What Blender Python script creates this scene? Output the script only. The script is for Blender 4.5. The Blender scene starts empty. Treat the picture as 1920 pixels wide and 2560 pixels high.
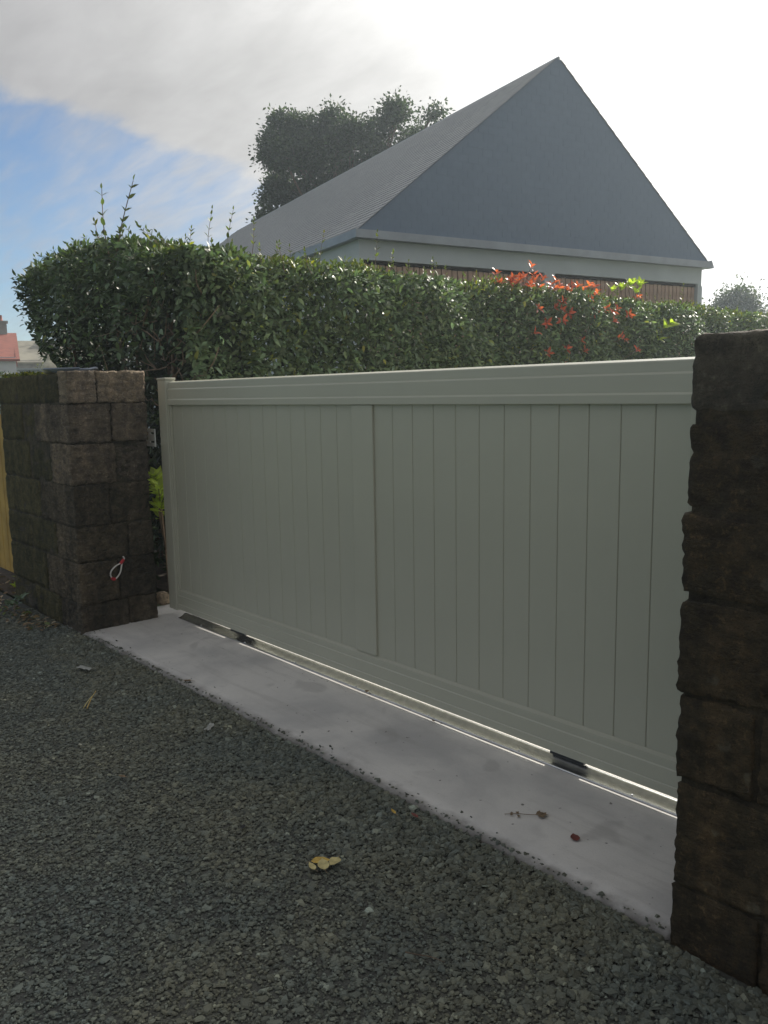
import bpy, bmesh, math, random
import numpy as np
from mathutils import Vector, Matrix, noise

R = math.radians
random.seed(7)
rng = np.random.default_rng(7)
scene = bpy.context.scene
COL = scene.collection

# ------------------------------------------------------------------ camera
cam_data = bpy.data.cameras.new('camera')
cam = bpy.data.objects.new('camera', cam_data)
COL.objects.link(cam)
scene.camera = cam
right = Vector((0.66685154, 0.74501779, -0.01604748))
down = Vector((0.09562347, -0.10690779, -0.98965998))
fwd = Vector((-0.73902989, 0.65842177, -0.14253281))
rot = Matrix((right, -down, -fwd)).transposed()
cam.matrix_world = Matrix.Translation((5.65064, -2.83535, 1.63030)) @ rot.to_4x4()
cam_data.sensor_fit = 'VERTICAL'
cam_data.sensor_height = 36.0
cam_data.sensor_width = 27.0
cam_data.lens = 36.0 * 2046.5 / 2560.0
cam_data.clip_start = 0.05
cam_data.clip_end = 2000.0

# ------------------------------------------------------------------ light
SUN_AZ = R(10.0)      # towards -X, measured from +Y
SUN_EL = R(31.0)
sun_dir = Vector((-math.sin(SUN_AZ) * math.cos(SUN_EL), math.cos(SUN_AZ) * math.cos(SUN_EL), math.sin(SUN_EL)))
sl = bpy.data.lights.new('sun', 'SUN')
sl.energy = 4.0
sl.angle = R(1.2)
sl.color = (1.0, 0.93, 0.82)
sun = bpy.data.objects.new('sun', sl)
COL.objects.link(sun)
sun.rotation_euler = sun_dir.to_track_quat('Z', 'Y').to_euler()

world = bpy.data.worlds.new('World')
scene.world = world
world.use_nodes = True
nt = world.node_tree
nt.nodes.clear()


class NG:
    """small helper for node trees"""
    def __init__(self, tree):
        self.t = tree

    def n(self, kind, **kw):
        x = self.t.nodes.new(kind)
        for k, v in kw.items():
            setattr(x, k, v)
        return x

    def link(self, a, b):
        self.t.links.new(a, b)

    def put(self, sock, v):
        if hasattr(v, 'links') or hasattr(v, 'is_linked'):
            self.link(v, sock)
        else:
            if isinstance(v, (tuple, list)) and len(v) == 3 and sock.type == 'RGBA':
                v = (*v, 1.0)
            sock.default_value = v

    def math(self, op, a, b=0.0, c=None, clamp=False):
        x = self.n('ShaderNodeMath', operation=op, use_clamp=clamp)
        self.put(x.inputs[0], a)
        self.put(x.inputs[1], b)
        if c is not None:
            self.put(x.inputs[2], c)
        return x.outputs[0]

    def vmath(self, op, a, b=(0, 0, 0)):
        x = self.n('ShaderNodeVectorMath', operation=op)
        self.put(x.inputs[0], a)
        self.put(x.inputs[1], b)
        return x.outputs['Value'] if op in ('DOT_PRODUCT', 'LENGTH') else x.outputs[0]

    def ramp(self, v, lo, hi, to0=0.0, to1=1.0, smooth=True):
        x = self.n('ShaderNodeMapRange', interpolation_type='SMOOTHSTEP' if smooth else 'LINEAR')
        self.put(x.inputs[0], v)
        for i, q in enumerate((lo, hi, to0, to1)):
            x.inputs[i + 1].default_value = q
        return x.outputs[0]

    def mix(self, f, a, b, mode='MIX'):
        x = self.n('ShaderNodeMix', data_type='RGBA', blend_type=mode)
        self.put(x.inputs[0], f)
        self.put(x.inputs[6], a)
        self.put(x.inputs[7], b)
        return x.outputs[2]

    def noise(self, vec, scale, detail=4.0, rough=0.55, dist=0.0):
        x = self.n('ShaderNodeTexNoise')
        if vec is not None:
            self.link(vec, x.inputs['Vector'])
        x.inputs['Scale'].default_value = scale
        x.inputs['Detail'].default_value = detail
        x.inputs['Roughness'].default_value = rough
        x.inputs['Distortion'].default_value = dist
        return x.outputs[0]

    def mapping(self, vec, scale=(1, 1, 1), rot=(0, 0, 0), loc=(0, 0, 0)):
        x = self.n('ShaderNodeMapping')
        self.link(vec, x.inputs[0])
        x.inputs['Location'].default_value = loc
        x.inputs['Rotation'].default_value = rot
        x.inputs['Scale'].default_value = scale
        return x.outputs[0]


# sky: Nishita blue with one broad cloud sheet whose edge crosses the left of the view
W = NG(nt)
SKY_STRENGTH = 0.10
tc = W.n('ShaderNodeTexCoord')
d = tc.outputs['Generated']
sky = W.n('ShaderNodeTexSky', sky_type='NISHITA')
sky.sun_disc = False
sky.sun_elevation = SUN_EL
sky.sun_rotation = -SUN_AZ
sky.altitude = 20.0
sky.air_density = 1.0
sky.dust_density = 0.3
sky.ozone_density = 2.5
sep = W.n('ShaderNodeSeparateXYZ')
W.link(d, sep.inputs[0])
dz = W.math('MAXIMUM', sep.outputs[2], 0.05)
inv = W.math('DIVIDE', 1.0, W.math('ADD', dz, 0.12))
plane = W.vmath('MULTIPLY', d, W.n('ShaderNodeCombineXYZ').outputs[0])
cmb = plane.node.inputs[1].links[0].from_node
for i in range(3):
    W.link(inv, cmb.inputs[i])
big = W.noise(plane, 1.1, 5.0, 0.55, 0.4)
fine = W.noise(W.mapping(plane, (2.2, 5.5, 2.2), (0, 0, R(35))), 1.6, 6.0, 0.6, 0.3)
ripple = W.noise(W.mapping(plane, (1.5, 7.0, 1.5), (0, 0, R(70))), 2.4, 4.0, 0.55, 0.2)
edge = W.vmath('DOT_PRODUCT', d, (0.346, 0.117, 0.931))
edge_n = W.math('ADD', edge, W.math('MULTIPLY', W.math('SUBTRACT', big, 0.5), 0.07))
edge_n = W.math('ADD', edge_n, W.math('MULTIPLY', W.math('SUBTRACT', fine, 0.5), 0.035))
cover = W.ramp(edge_n, -0.006, 0.020)
sdot = W.vmath('DOT_PRODUCT', d, tuple(sun_dir))
# thin veil of high cloud that thickens towards the sun, with ripples below the sheet's edge
hd = W.vmath('DOT_PRODUCT', d, (-math.sin(R(20)), math.cos(R(20)), 0.0))
veil = W.ramp(W.math('ADD', hd, W.math('MULTIPLY', W.math('SUBTRACT', ripple, 0.5), 0.36)), 0.50, 0.92)
cover = W.math('MAXIMUM', cover, W.math('MULTIPLY', veil, 0.95))
sp = W.math('MAXIMUM', sdot, 0.0)
glow = W.math('ADD', W.math('MULTIPLY', W.math('POWER', sp, 5.0), 0.75), W.math('MULTIPLY', W.math('POWER', sp, 28.0), 2.6))
lum = W.math('ADD', 0.225, glow)
lum = W.math('MULTIPLY', lum, W.math('ADD', 0.45, W.math('MULTIPLY', W.math('ADD', W.math('MULTIPLY', big, 0.65), W.math('MULTIPLY', fine, 0.35)), 1.1)))
lum = W.math('DIVIDE', lum, SKY_STRENGTH)
cloud = W.mix(1.0, W.mix(W.ramp(sdot, 0.3, 0.95), (0.97, 0.965, 1.0), (1.0, 0.985, 0.95)), lum, 'MULTIPLY')
skyc = W.mix(1.0, sky.outputs[0], (0.47, 0.52, 0.57), 'MULTIPLY')
final = W.mix(cover, skyc, cloud)
bg = W.n('ShaderNodeBackground')
W.link(final, bg.inputs[0])
bg.inputs[1].default_value = SKY_STRENGTH
wo = W.n('ShaderNodeOutputWorld')
W.link(bg.outputs[0], wo.inputs[0])

scene.view_settings.view_transform = 'Standard'
scene.view_settings.look = 'None'
scene.view_settings.exposure = 0.9
scene.view_settings.gamma = 1.0
scene.view_settings.use_curve_mapping = False
scene.render.engine = 'CYCLES'
scene.cycles.max_bounces = 8
scene.cycles.transparent_max_bounces = 8

# ------------------------------------------------------------------ helpers


def tag(o, label=None, cat=None, group=None, kind=None):
    if label:
        o['label'] = label
    if cat:
        o['category'] = cat
    if group:
        o['group'] = group
    if kind:
        o['kind'] = kind
    return o


def empty(name, loc=(0, 0, 0), rz=0.0, label=None, cat=None, group=None):
    o = bpy.data.objects.new(name, None)
    COL.objects.link(o)
    o.location = loc
    o.rotation_euler = (0, 0, rz)
    o.empty_display_size = 0.1
    return tag(o, label, cat, group)


def link(name, me, mat=None, parent=None, loc=None, rot=None, scale=None):
    o = bpy.data.objects.new(name, me)
    COL.objects.link(o)
    if mat is not None and len(me.materials) == 0:
        me.materials.append(mat)
    if parent is not None:
        o.parent = parent
    if loc is not None:
        o.location = loc
    if rot is not None:
        o.rotation_euler = rot
    if scale is not None:
        o.scale = scale
    return o


def mesh(name, verts, faces, smooth=False):
    me = bpy.data.meshes.new(name)
    me.from_pydata([tuple(v) for v in verts], [], [tuple(f) for f in faces])
    if smooth:
        me.polygons.foreach_set('use_smooth', [True] * len(me.polygons))
    me.update()
    return me


def big_mesh(name, verts, faces_by_size, colors=None, smooth=False):
    """verts (N,3); faces_by_size: list of (M,k) int arrays; colors (N,3)"""
    me = bpy.data.meshes.new(name)
    me.vertices.add(len(verts))
    me.vertices.foreach_set('co', np.asarray(verts, np.float32).ravel())
    idx = np.concatenate([f.ravel() for f in faces_by_size]).astype(np.int32)
    tot = np.concatenate([np.full(len(f), f.shape[1]) for f in faces_by_size]).astype(np.int32)
    start = np.concatenate([[0], np.cumsum(tot)[:-1]]).astype(np.int32)
    me.loops.add(len(idx))
    me.loops.foreach_set('vertex_index', idx)
    me.polygons.add(len(tot))
    me.polygons.foreach_set('loop_start', start)
    me.polygons.foreach_set('loop_total', tot)
    me.polygons.foreach_set('use_smooth', np.full(len(tot), smooth))
    if colors is not None:
        a = me.color_attributes.new('tint', 'FLOAT_COLOR', 'POINT')
        c4 = np.ones((len(verts), 4), np.float32)
        c4[:, :3] = colors
        a.data.foreach_set('color', c4.ravel())
    me.update(calc_edges=True)
    me.validate()
    return me


def box_mesh(name, x0, x1, y0, y1, z0, z1, bev=0.0, seg=1):
    bm = bmesh.new()
    vs = [bm.verts.new((x, y, z)) for x in (x0, x1) for y in (y0, y1) for z in (z0, z1)]
    for f in ((0, 1, 3, 2), (4, 6, 7, 5), (0, 4, 5, 1), (2, 3, 7, 6), (0, 2, 6, 4), (1, 5, 7, 3)):
        bm.faces.new([vs[i] for i in f])
    if bev > 0:
        bmesh.ops.bevel(bm, geom=bm.edges[:], offset=bev, segments=seg, affect='EDGES', profile=0.6)
    bmesh.ops.recalc_face_normals(bm, faces=bm.faces[:])
    me = bpy.data.meshes.new(name)
    bm.to_mesh(me)
    bm.free()
    return me


def box(name, x0, x1, y0, y1, z0, z1, mat, parent=None, bev=0.0, seg=1):
    return link(name, box_mesh(name, x0, x1, y0, y1, z0, z1, bev, seg), mat, parent)


def extrude_x(name, prof, x0, x1, smooth=False, caps=True, nseg=1):
    """closed profile of (y,z) swept along X"""
    n = len(prof)
    vs, fs = [], []
    for k in range(nseg + 1):
        x = x0 + (x1 - x0) * k / nseg
        vs += [(x, y, z) for y, z in prof]
    for k in range(nseg):
        for i in range(n):
            j = (i + 1) % n
            fs.append((k * n + i, k * n + j, (k + 1) * n + j, (k + 1) * n + i))
    if caps:
        fs.append(tuple(range(n))[::-1])
        fs.append(tuple(nseg * n + i for i in range(n)))
    me = mesh(name, vs, fs, smooth)
    bm = bmesh.new()
    bm.from_mesh(me)
    bmesh.ops.recalc_face_normals(bm, faces=bm.faces[:])
    bm.to_mesh(me)
    bm.free()
    return me


def tube_arrays(pts, rad, seg=6):
    vs, fs = [], []
    up = Vector((0, 0, 1))
    for i, p in enumerate(pts):
        p = Vector(p)
        t = (Vector(pts[min(i + 1, len(pts) - 1)]) - Vector(pts[max(i - 1, 0)])).normalized()
        a = t.cross(up)
        if a.length < 0.05:
            a = t.cross(Vector((1, 0, 0)))
        a.normalize()
        b = t.cross(a)
        r = rad[i] if hasattr(rad, '__len__') else rad
        for k in range(seg):
            q = 2 * math.pi * k / seg
            vs.append(p + a * (r * math.cos(q)) + b * (r * math.sin(q)))
    for i in range(len(pts) - 1):
        for k in range(seg):
            k2 = (k + 1) % seg
            fs.append((i * seg + k, i * seg + k2, (i + 1) * seg + k2, (i + 1) * seg + k))
    fs.append(tuple(range(seg)))
    fs.append(tuple((len(pts) - 1) * seg + k for k in range(seg))[::-1])
    return vs, fs


class MB:
    def __init__(self):
        self.v, self.f = [], []

    def add(self, vs, fs):
        o = len(self.v)
        self.v += list(vs)
        self.f += [tuple(i + o for i in f) for f in fs]

    def tube(self, pts, rad, seg=6):
        self.add(*tube_arrays(pts, rad, seg))

    def box(self, x0, x1, y0, y1, z0, z1):
        vs = [(x, y, z) for x in (x0, x1) for y in (y0, y1) for z in (z0, z1)]
        self.add(vs, ((0, 1, 3, 2), (4, 6, 7, 5), (0, 4, 5, 1), (2, 3, 7, 6), (0, 2, 6, 4), (1, 5, 7, 3)))

    def build(self, name, mat, parent=None, smooth=True):
        return link(name, mesh(name, self.v, self.f, smooth), mat, parent)


def smooth_path(pts, n=6):
    """Catmull-Rom"""
    P = [Vector(p) for p in pts]
    out = []
    for i in range(len(P) - 1):
        p0, p1, p2, p3 = P[max(i - 1, 0)], P[i], P[i + 1], P[min(i + 2, len(P) - 1)]
        for k in range(n):
            t = k / n
            out.append(0.5 * ((2 * p1) + (p2 - p0) * t + (2 * p0 - 5 * p1 + 4 * p2 - p3) * t * t + (3 * p1 - p0 - 3 * p2 + p3) * t ** 3))
    out.append(P[-1])
    return out


# ------------------------------------------------------------------ materials


def new_mat(name):
    m = bpy.data.materials.new(name)
    m.use_nodes = True
    t = m.node_tree
    b = t.nodes['Principled BSDF']
    return m, NG(t), b


def bump(G, bsdf, height, strength=0.5, dist=0.01):
    x = G.n('ShaderNodeBump')
    x.inputs['Strength'].default_value = strength
    x.inputs['Distance'].default_value = dist
    G.link(height, x.inputs['Height'])
    G.link(x.outputs[0], bsdf.inputs['Normal'])


def simple(name, col, rough=0.6, metal=0.0, var=0.12, scale=6.0, bstr=0.0, bscale=60.0, spec=0.5, coord='Object'):
    m, G, b = new_mat(name)
    tcn = G.n('ShaderNodeTexCoord').outputs[coord]
    nz = G.noise(tcn, scale, 5.0, 0.6)
    c0 = tuple(c * (1 - var) for c in col)
    c1 = tuple(min(1.0, c * (1 + var)) for c in col)
    G.link(G.mix(G.ramp(nz, 0.3, 0.7), c0, c1), b.inputs['Base Color'])
    b.inputs['Roughness'].default_value = rough
    b.inputs['Metallic'].default_value = metal
    b.inputs['Specular IOR Level'].default_value = spec
    if bstr > 0:
        bump(G, b, G.noise(tcn, bscale, 4.0, 0.6), bstr, 0.004)
    return m


def world_pos(G):
    return G.n('ShaderNodeNewGeometry').outputs['Position']


def granite(name, base, dark, light, stain=None, stain_amt=0.0, lichen=None, lichen_amt=0.0):
    m, G, b = new_mat(name)
    P = world_pos(G)
    n1 = G.noise(P, 5.0, 6.0, 0.65)
    n2 = G.noise(P, 55.0, 3.0, 0.7)
    n3 = G.noise(P, 210.0, 2.0, 0.6)
    col = G.mix(G.ramp(n1, 0.32, 0.68), dark, base)
    col = G.mix(G.ramp(n2, 0.52, 0.72), col, light)
    col = G.mix(G.math('MULTIPLY', G.ramp(n3, 0.56, 0.66), 0.7), col, tuple(c * 0.35 for c in base))
    if stain is not None:
        streak = G.noise(G.mapping(P, (7.0, 7.0, 0.9)), 1.0, 5.0, 0.6)
        col = G.mix(G.math('MULTIPLY', G.ramp(streak, 0.36, 0.62), stain_amt), col, stain)
    if lichen is not None:
        v = G.n('ShaderNodeTexVoronoi')
        G.link(P, v.inputs['Vector'])
        v.inputs['Scale'].default_value = 9.0
        spot = G.ramp(G.math('ADD', v.outputs['Distance'], G.math('MULTIPLY', G.math('SUBTRACT', n2, 0.5), 0.25)), 0.22, 0.16)
        col = G.mix(G.math('MULTIPLY', spot, G.math('MULTIPLY', G.ramp(n1, 0.45, 0.62), lichen_amt)), col, lichen)
    oi = G.n('ShaderNodeObjectInfo')
    col = G.mix(1.0, col, G.mix(oi.outputs['Random'], (0.80, 0.80, 0.80), (1.38, 1.30, 1.18)), 'MULTIPLY')
    col = G.mix(1.0, col, G.mix(G.ramp(G.noise(P, 19.0, 5.0, 0.7), 0.3, 0.7), (0.62, 0.63, 0.66), (1.42, 1.36, 1.25)), 'MULTIPLY')
    G.link(col, b.inputs['Base Color'])
    b.inputs['Roughness'].default_value = 0.92
    b.inputs['Specular IOR Level'].default_value = 0.25
    n4 = G.noise(G.mapping(P, (26.0, 26.0, 60.0)), 1.0, 6.0, 0.72, 0.6)
    h = G.math('ADD', G.math('ADD', G.math('MULTIPLY', n2, 0.5), G.math('MULTIPLY', n3, 0.15)), n4)
    bump(G, b, h, 1.0, 0.035)
    return m


def leaf_mat(name, rough=0.38, trans=0.35, tint=(1, 1, 1), use_attr=True, col=(0.06, 0.1, 0.03)):
    m, G, b = new_mat(name)
    if use_attr:
        at = G.n('ShaderNodeAttribute', attribute_name='tint')
        c = G.mix(1.0, at.outputs[0], tint, 'MULTIPLY')
    else:
        oi = G.n('ShaderNodeObjectInfo')
        c = G.mix(oi.outputs['Random'], tuple(x * 0.6 for x in col), tuple(min(1, x * 1.4) for x in col))
    G.link(c, b.inputs['Base Color'])
    b.inputs['Roughness'].default_value = rough
    b.inputs['Specular IOR Level'].default_value = 0.32
    tr = G.n('ShaderNodeBsdfTranslucent')
    G.link(G.mix(1.0, c, (1.3, 1.5, 0.75), 'MULTIPLY'), tr.inputs[0])
    mx = G.n('ShaderNodeMixShader')
    mx.inputs[0].default_value = trans
    G.link(b.outputs[0], mx.inputs[1])
    G.link(tr.outputs[0], mx.inputs[2])
    out = m.node_tree.nodes['Material Output']
    G.link(mx.outputs[0], out.inputs[0])
    return m


M = {}
M['gate'] = simple('gate_paint', (0.420, 0.422, 0.345), 0.33, 0.0, 0.03, 1.5, 0.05, 300.0)
M['galv'] = simple('galvanised_steel', (0.62, 0.63, 0.64), 0.24, 1.0, 0.1, 30.0)
M['dark_metal'] = simple('dark_metal', (0.05, 0.055, 0.06), 0.5, 0.6)
M['rubber'] = simple('dark_nylon', (0.03, 0.03, 0.03), 0.6)
M['white_plate'] = simple('white_plate', (0.62, 0.64, 0.62), 0.45, 0.0, 0.04)
M['slot_dark'] = simple('slot_dark', (0.012, 0.012, 0.014), 0.8)
M['granite_pale'] = granite('granite_pale', (0.38, 0.32, 0.25), (0.25, 0.205, 0.16), (0.52, 0.45, 0.37), (0.10, 0.095, 0.07), 0.35)
M['granite_mid'] = granite('granite_mid', (0.27, 0.23, 0.185), (0.14, 0.12, 0.10), (0.42, 0.365, 0.30), (0.075, 0.072, 0.06), 0.55)
M['granite_low'] = granite('granite_low', (0.155, 0.135, 0.105), (0.085, 0.076, 0.062), (0.24, 0.21, 0.17), (0.052, 0.051, 0.042), 0.65)
M['granite_algae'] = granite('granite_algae', (0.115, 0.108, 0.058), (0.07, 0.068, 0.036), (0.155, 0.145, 0.085), (0.055, 0.056, 0.028), 0.75)
M['granite_brown'] = granite('granite_brown', (0.118, 0.090, 0.056), (0.062, 0.051, 0.036), (0.185, 0.138, 0.082), (0.042, 0.040, 0.031), 0.65, (0.17, 0.165, 0.13), 0.6)
M['granite_cap'] = granite('granite_cap', (0.15, 0.14, 0.12), (0.09, 0.085, 0.075), (0.22, 0.2, 0.17), (0.06, 0.06, 0.05), 0.5, (0.26, 0.25, 0.2), 0.5)
M['mortar'] = granite('mortar', (0.095, 0.088, 0.07), (0.06, 0.057, 0.048), (0.13, 0.12, 0.1), (0.045, 0.047, 0.036), 0.6)
M['mortar_brown'] = granite('mortar_brown', (0.10, 0.082, 0.056), (0.06, 0.052, 0.04), (0.13, 0.11, 0.08), (0.04, 0.038, 0.03), 0.6)
M['leaf'] = leaf_mat('hedge_leaf', 0.48, 0.2)
M['leaf_single'] = leaf_mat('hedge_leaf_single', 0.42, 0.2, use_attr=False, col=(0.105, 0.16, 0.09))
M['tree_leaf'] = leaf_mat('tree_leaf', 0.5, 0.25)
M['red_leaf'] = leaf_mat('red_leaf', 0.35, 0.45, use_attr=False, col=(0.52, 0.105, 0.055))
M['lime_leaf'] = leaf_mat('lime_leaf', 0.35, 0.5, use_attr=False, col=(0.34, 0.42, 0.06))
M['bark'] = simple('bark', (0.12, 0.085, 0.06), 0.9, 0.0, 0.35, 14.0, 0.6, 40.0)
M['twig'] = simple('twig_bark', (0.17, 0.125, 0.085), 0.85, 0.0, 0.3, 20.0)

# ------------------------------------------------------------------ the setting


def sheet(name, x0, x1, y0, y1, z, mat, nx=1, ny=1):
    vs = [(x0 + (x1 - x0) * i / nx, y0 + (y1 - y0) * j / ny, z) for j in range(ny + 1) for i in range(nx + 1)]
    fs = [(j * (nx + 1) + i, j * (nx + 1) + i + 1, (j + 1) * (nx + 1) + i + 1, (j + 1) * (nx + 1) + i) for j in range(ny) for i in range(nx)]
    return tag(link(name, mesh(name, vs, fs), mat), kind='structure')


# far ground
m, G, b = new_mat('ground_grass')
P = world_pos(G)
G.link(G.mix(G.ramp(G.noise(P, 0.6, 6.0, 0.6), 0.35, 0.65), (0.05, 0.085, 0.025), (0.10, 0.12, 0.045)), b.inputs['Base Color'])
b.inputs['Roughness'].default_value = 0.9
bump(G, b, G.noise(P, 40.0, 3.0), 0.8, 0.03)
M['grass'] = m
sheet('ground', -200, 200, -200, 200, -0.06, M['grass'])
sheet('lawn', -16, -1.3, 0.95, 14, -0.03, M['grass'])

# bound gravel in front
m, G, b = new_mat('gravel_bed')
P = world_pos(G)
v = G.n('ShaderNodeTexVoronoi')
G.link(P, v.inputs['Vector'])
v.inputs['Scale'].default_value = 75.0
patch = G.noise(P, 1.3, 5.0, 0.6)
c = G.mix(G.ramp(patch, 0.35, 0.68), (0.064, 0.070, 0.062), (0.100, 0.103, 0.083))
c = G.mix(G.math('MULTIPLY', G.ramp(v.outputs['Distance'], 0.2, 0.65), 0.5), c, (0.03, 0.032, 0.031))
G.link(c, b.inputs['Base Color'])
b.inputs['Roughness'].default_value = 0.85
hb = G.math('SUBTRACT', 1.0, v.outputs['Distance'])
bump(G, b, hb, 1.0, 0.006)
M['gravel_bed'] = m
nx, ny = 60, 40
vs = []
for j in range(ny + 1):
    for i in range(nx + 1):
        x = -3.0 + 12.0 * i / nx
        y = -6.0 + 5.305 * j / ny
        z = -0.025 + 0.0048 * math.sin(x * 1.7) * math.cos(y * 2.1)
        vs.append((x, y, z))
fs = [(j * (nx + 1) + i, j * (nx + 1) + i + 1, (j + 1) * (nx + 1) + i + 1, (j + 1) * (nx + 1) + i) for j in range(ny) for i in range(nx)]
tag(link('gravel_bed', mesh('gravel_bed', vs, fs, True), M['gravel_bed']), kind='structure')

# pale driveway behind the gate
m, G, b = new_mat('driveway_gravel')
P = world_pos(G)
v = G.n('ShaderNodeTexVoronoi')
G.link(P, v.inputs['Vector'])
v.inputs['Scale'].default_value = 60.0
G.link(G.mix(G.noise(P, 50.0, 4.0), (0.36, 0.32, 0.27), (0.58, 0.53, 0.47)), b.inputs['Base Color'])
bump(G, b, v.outputs['Distance'], 0.5, 0.006)
b.inputs['Roughness'].default_value = 0.9
M['drive'] = m
sheet('driveway', -0.3, 7.5, 0.32, 24, -0.012, M['drive'])
M['soil'] = simple('soil', (0.06, 0.045, 0.03), 0.95, 0.0, 0.4, 9.0, 0.8, 50.0)
sheet('soil_bed', -4.2, -0.3, 0.32, 15, -0.008, M['soil'])
sheet('verge_soil', -3.6, -1.42, -0.69, 0.3, -0.010, M['soil'])

# concrete threshold
m, G, b = new_mat('concrete')
P = world_pos(G)
n_l = G.noise(P, 1.6, 6.0, 0.6, 0.3)
n_m = G.noise(P, 9.0, 5.0, 0.65)
n_f = G.noise(P, 120.0, 3.0, 0.6)
c = G.mix(G.ramp(n_l, 0.34, 0.66), (0.44, 0.435, 0.425), (0.62, 0.605, 0.575))
c = G.mix(G.math('MULTIPLY', G.ramp(n_m, 0.56, 0.74), 0.35), c, (0.38, 0.37, 0.355))
n_b = G.noise(P, 3.1, 2.0, 0.5, 0.8)
c = G.mix(G.math('MULTIPLY', G.ramp(n_b, 0.62, 0.70), 0.40), c, (0.33, 0.32, 0.31))
sx = G.n('ShaderNodeSeparateXYZ')
G.link(P, sx.inputs[0])
# dirt trodden onto the edge next to the gravel
ed = G.math('ADD', G.math('ADD', sx.outputs[1], 0.705), G.math('MULTIPLY', G.math('SUBTRACT', n_m, 0.5), -0.12))
c = G.mix(G.math('MULTIPLY', G.ramp(ed, 0.075, -0.01), 0.85), c, (0.085, 0.078, 0.068))
spk = G.noise(P, 34.0, 1.0, 0.4)
c = G.mix(G.math('MULTIPLY', G.ramp(spk, 0.74, 0.78), 0.75), c, (0.05, 0.045, 0.04))
G.link(c, b.inputs['Base Color'])
b.inputs['Roughness'].default_value = 0.8
b.inputs['Specular IOR Level'].default_value = 0.35
c2 = G.mix(G.math('MULTIPLY', G.ramp(G.noise(P, 230.0, 2.0, 0.5), 0.60, 0.72), 0.35), c, (0.25, 0.24, 0.23))
c2 = G.mix(G.math('MULTIPLY', G.ramp(G.noise(G.mapping(P, (1.2, 14.0, 1.0), (0, 0, R(8))), 1.0, 5.0, 0.65, 0.4), 0.52, 0.70), 0.28), c2, (0.31, 0.295, 0.275))
G.link(c2, b.inputs['Base Color'])
bump(G, b, G.math('ADD', G.math('MULTIPLY', n_f, 0.5), n_m), 0.35, 0.005)
M['concrete'] = m
nx = 150
vs, fs = [], []
rows = [(-0.70, -0.10), (-0.706, -0.010), (-0.690, 0.0), (-0.60, 0.0), (-0.3, 0.0), (0.0, 0.0), (0.33, 0.0)]
for k, (y, z) in enumerate(rows):
    for i in range(nx + 1):
        x = -0.25 + 5.85 * i / nx
        w = (noise.noise(Vector((x * 2.2, 3.1, 0))) * 0.012 + noise.noise(Vector((x * 11, 7.1, 0))) * 0.006) if k < 3 else 0
        dz = noise.noise(Vector((x * 1.1, y * 2, 4.0))) * 0.002 if 2 <= k < 6 else 0
        if x > 4.545 and y < -0.55:
            y, w = -0.55 + 0.02 * (k - 3), 0
        vs.append((x, y + w, z + dz))
for k in range(len(rows) - 1):
    for i in range(nx):
        a0 = k * (nx + 1) + i
        fs.append((a0, a0 + 1, a0 + nx + 2, a0 + nx + 1))
tag(link('concrete_threshold', mesh('concrete_threshold', vs, fs, True), M['concrete']), kind='structure')

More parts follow.
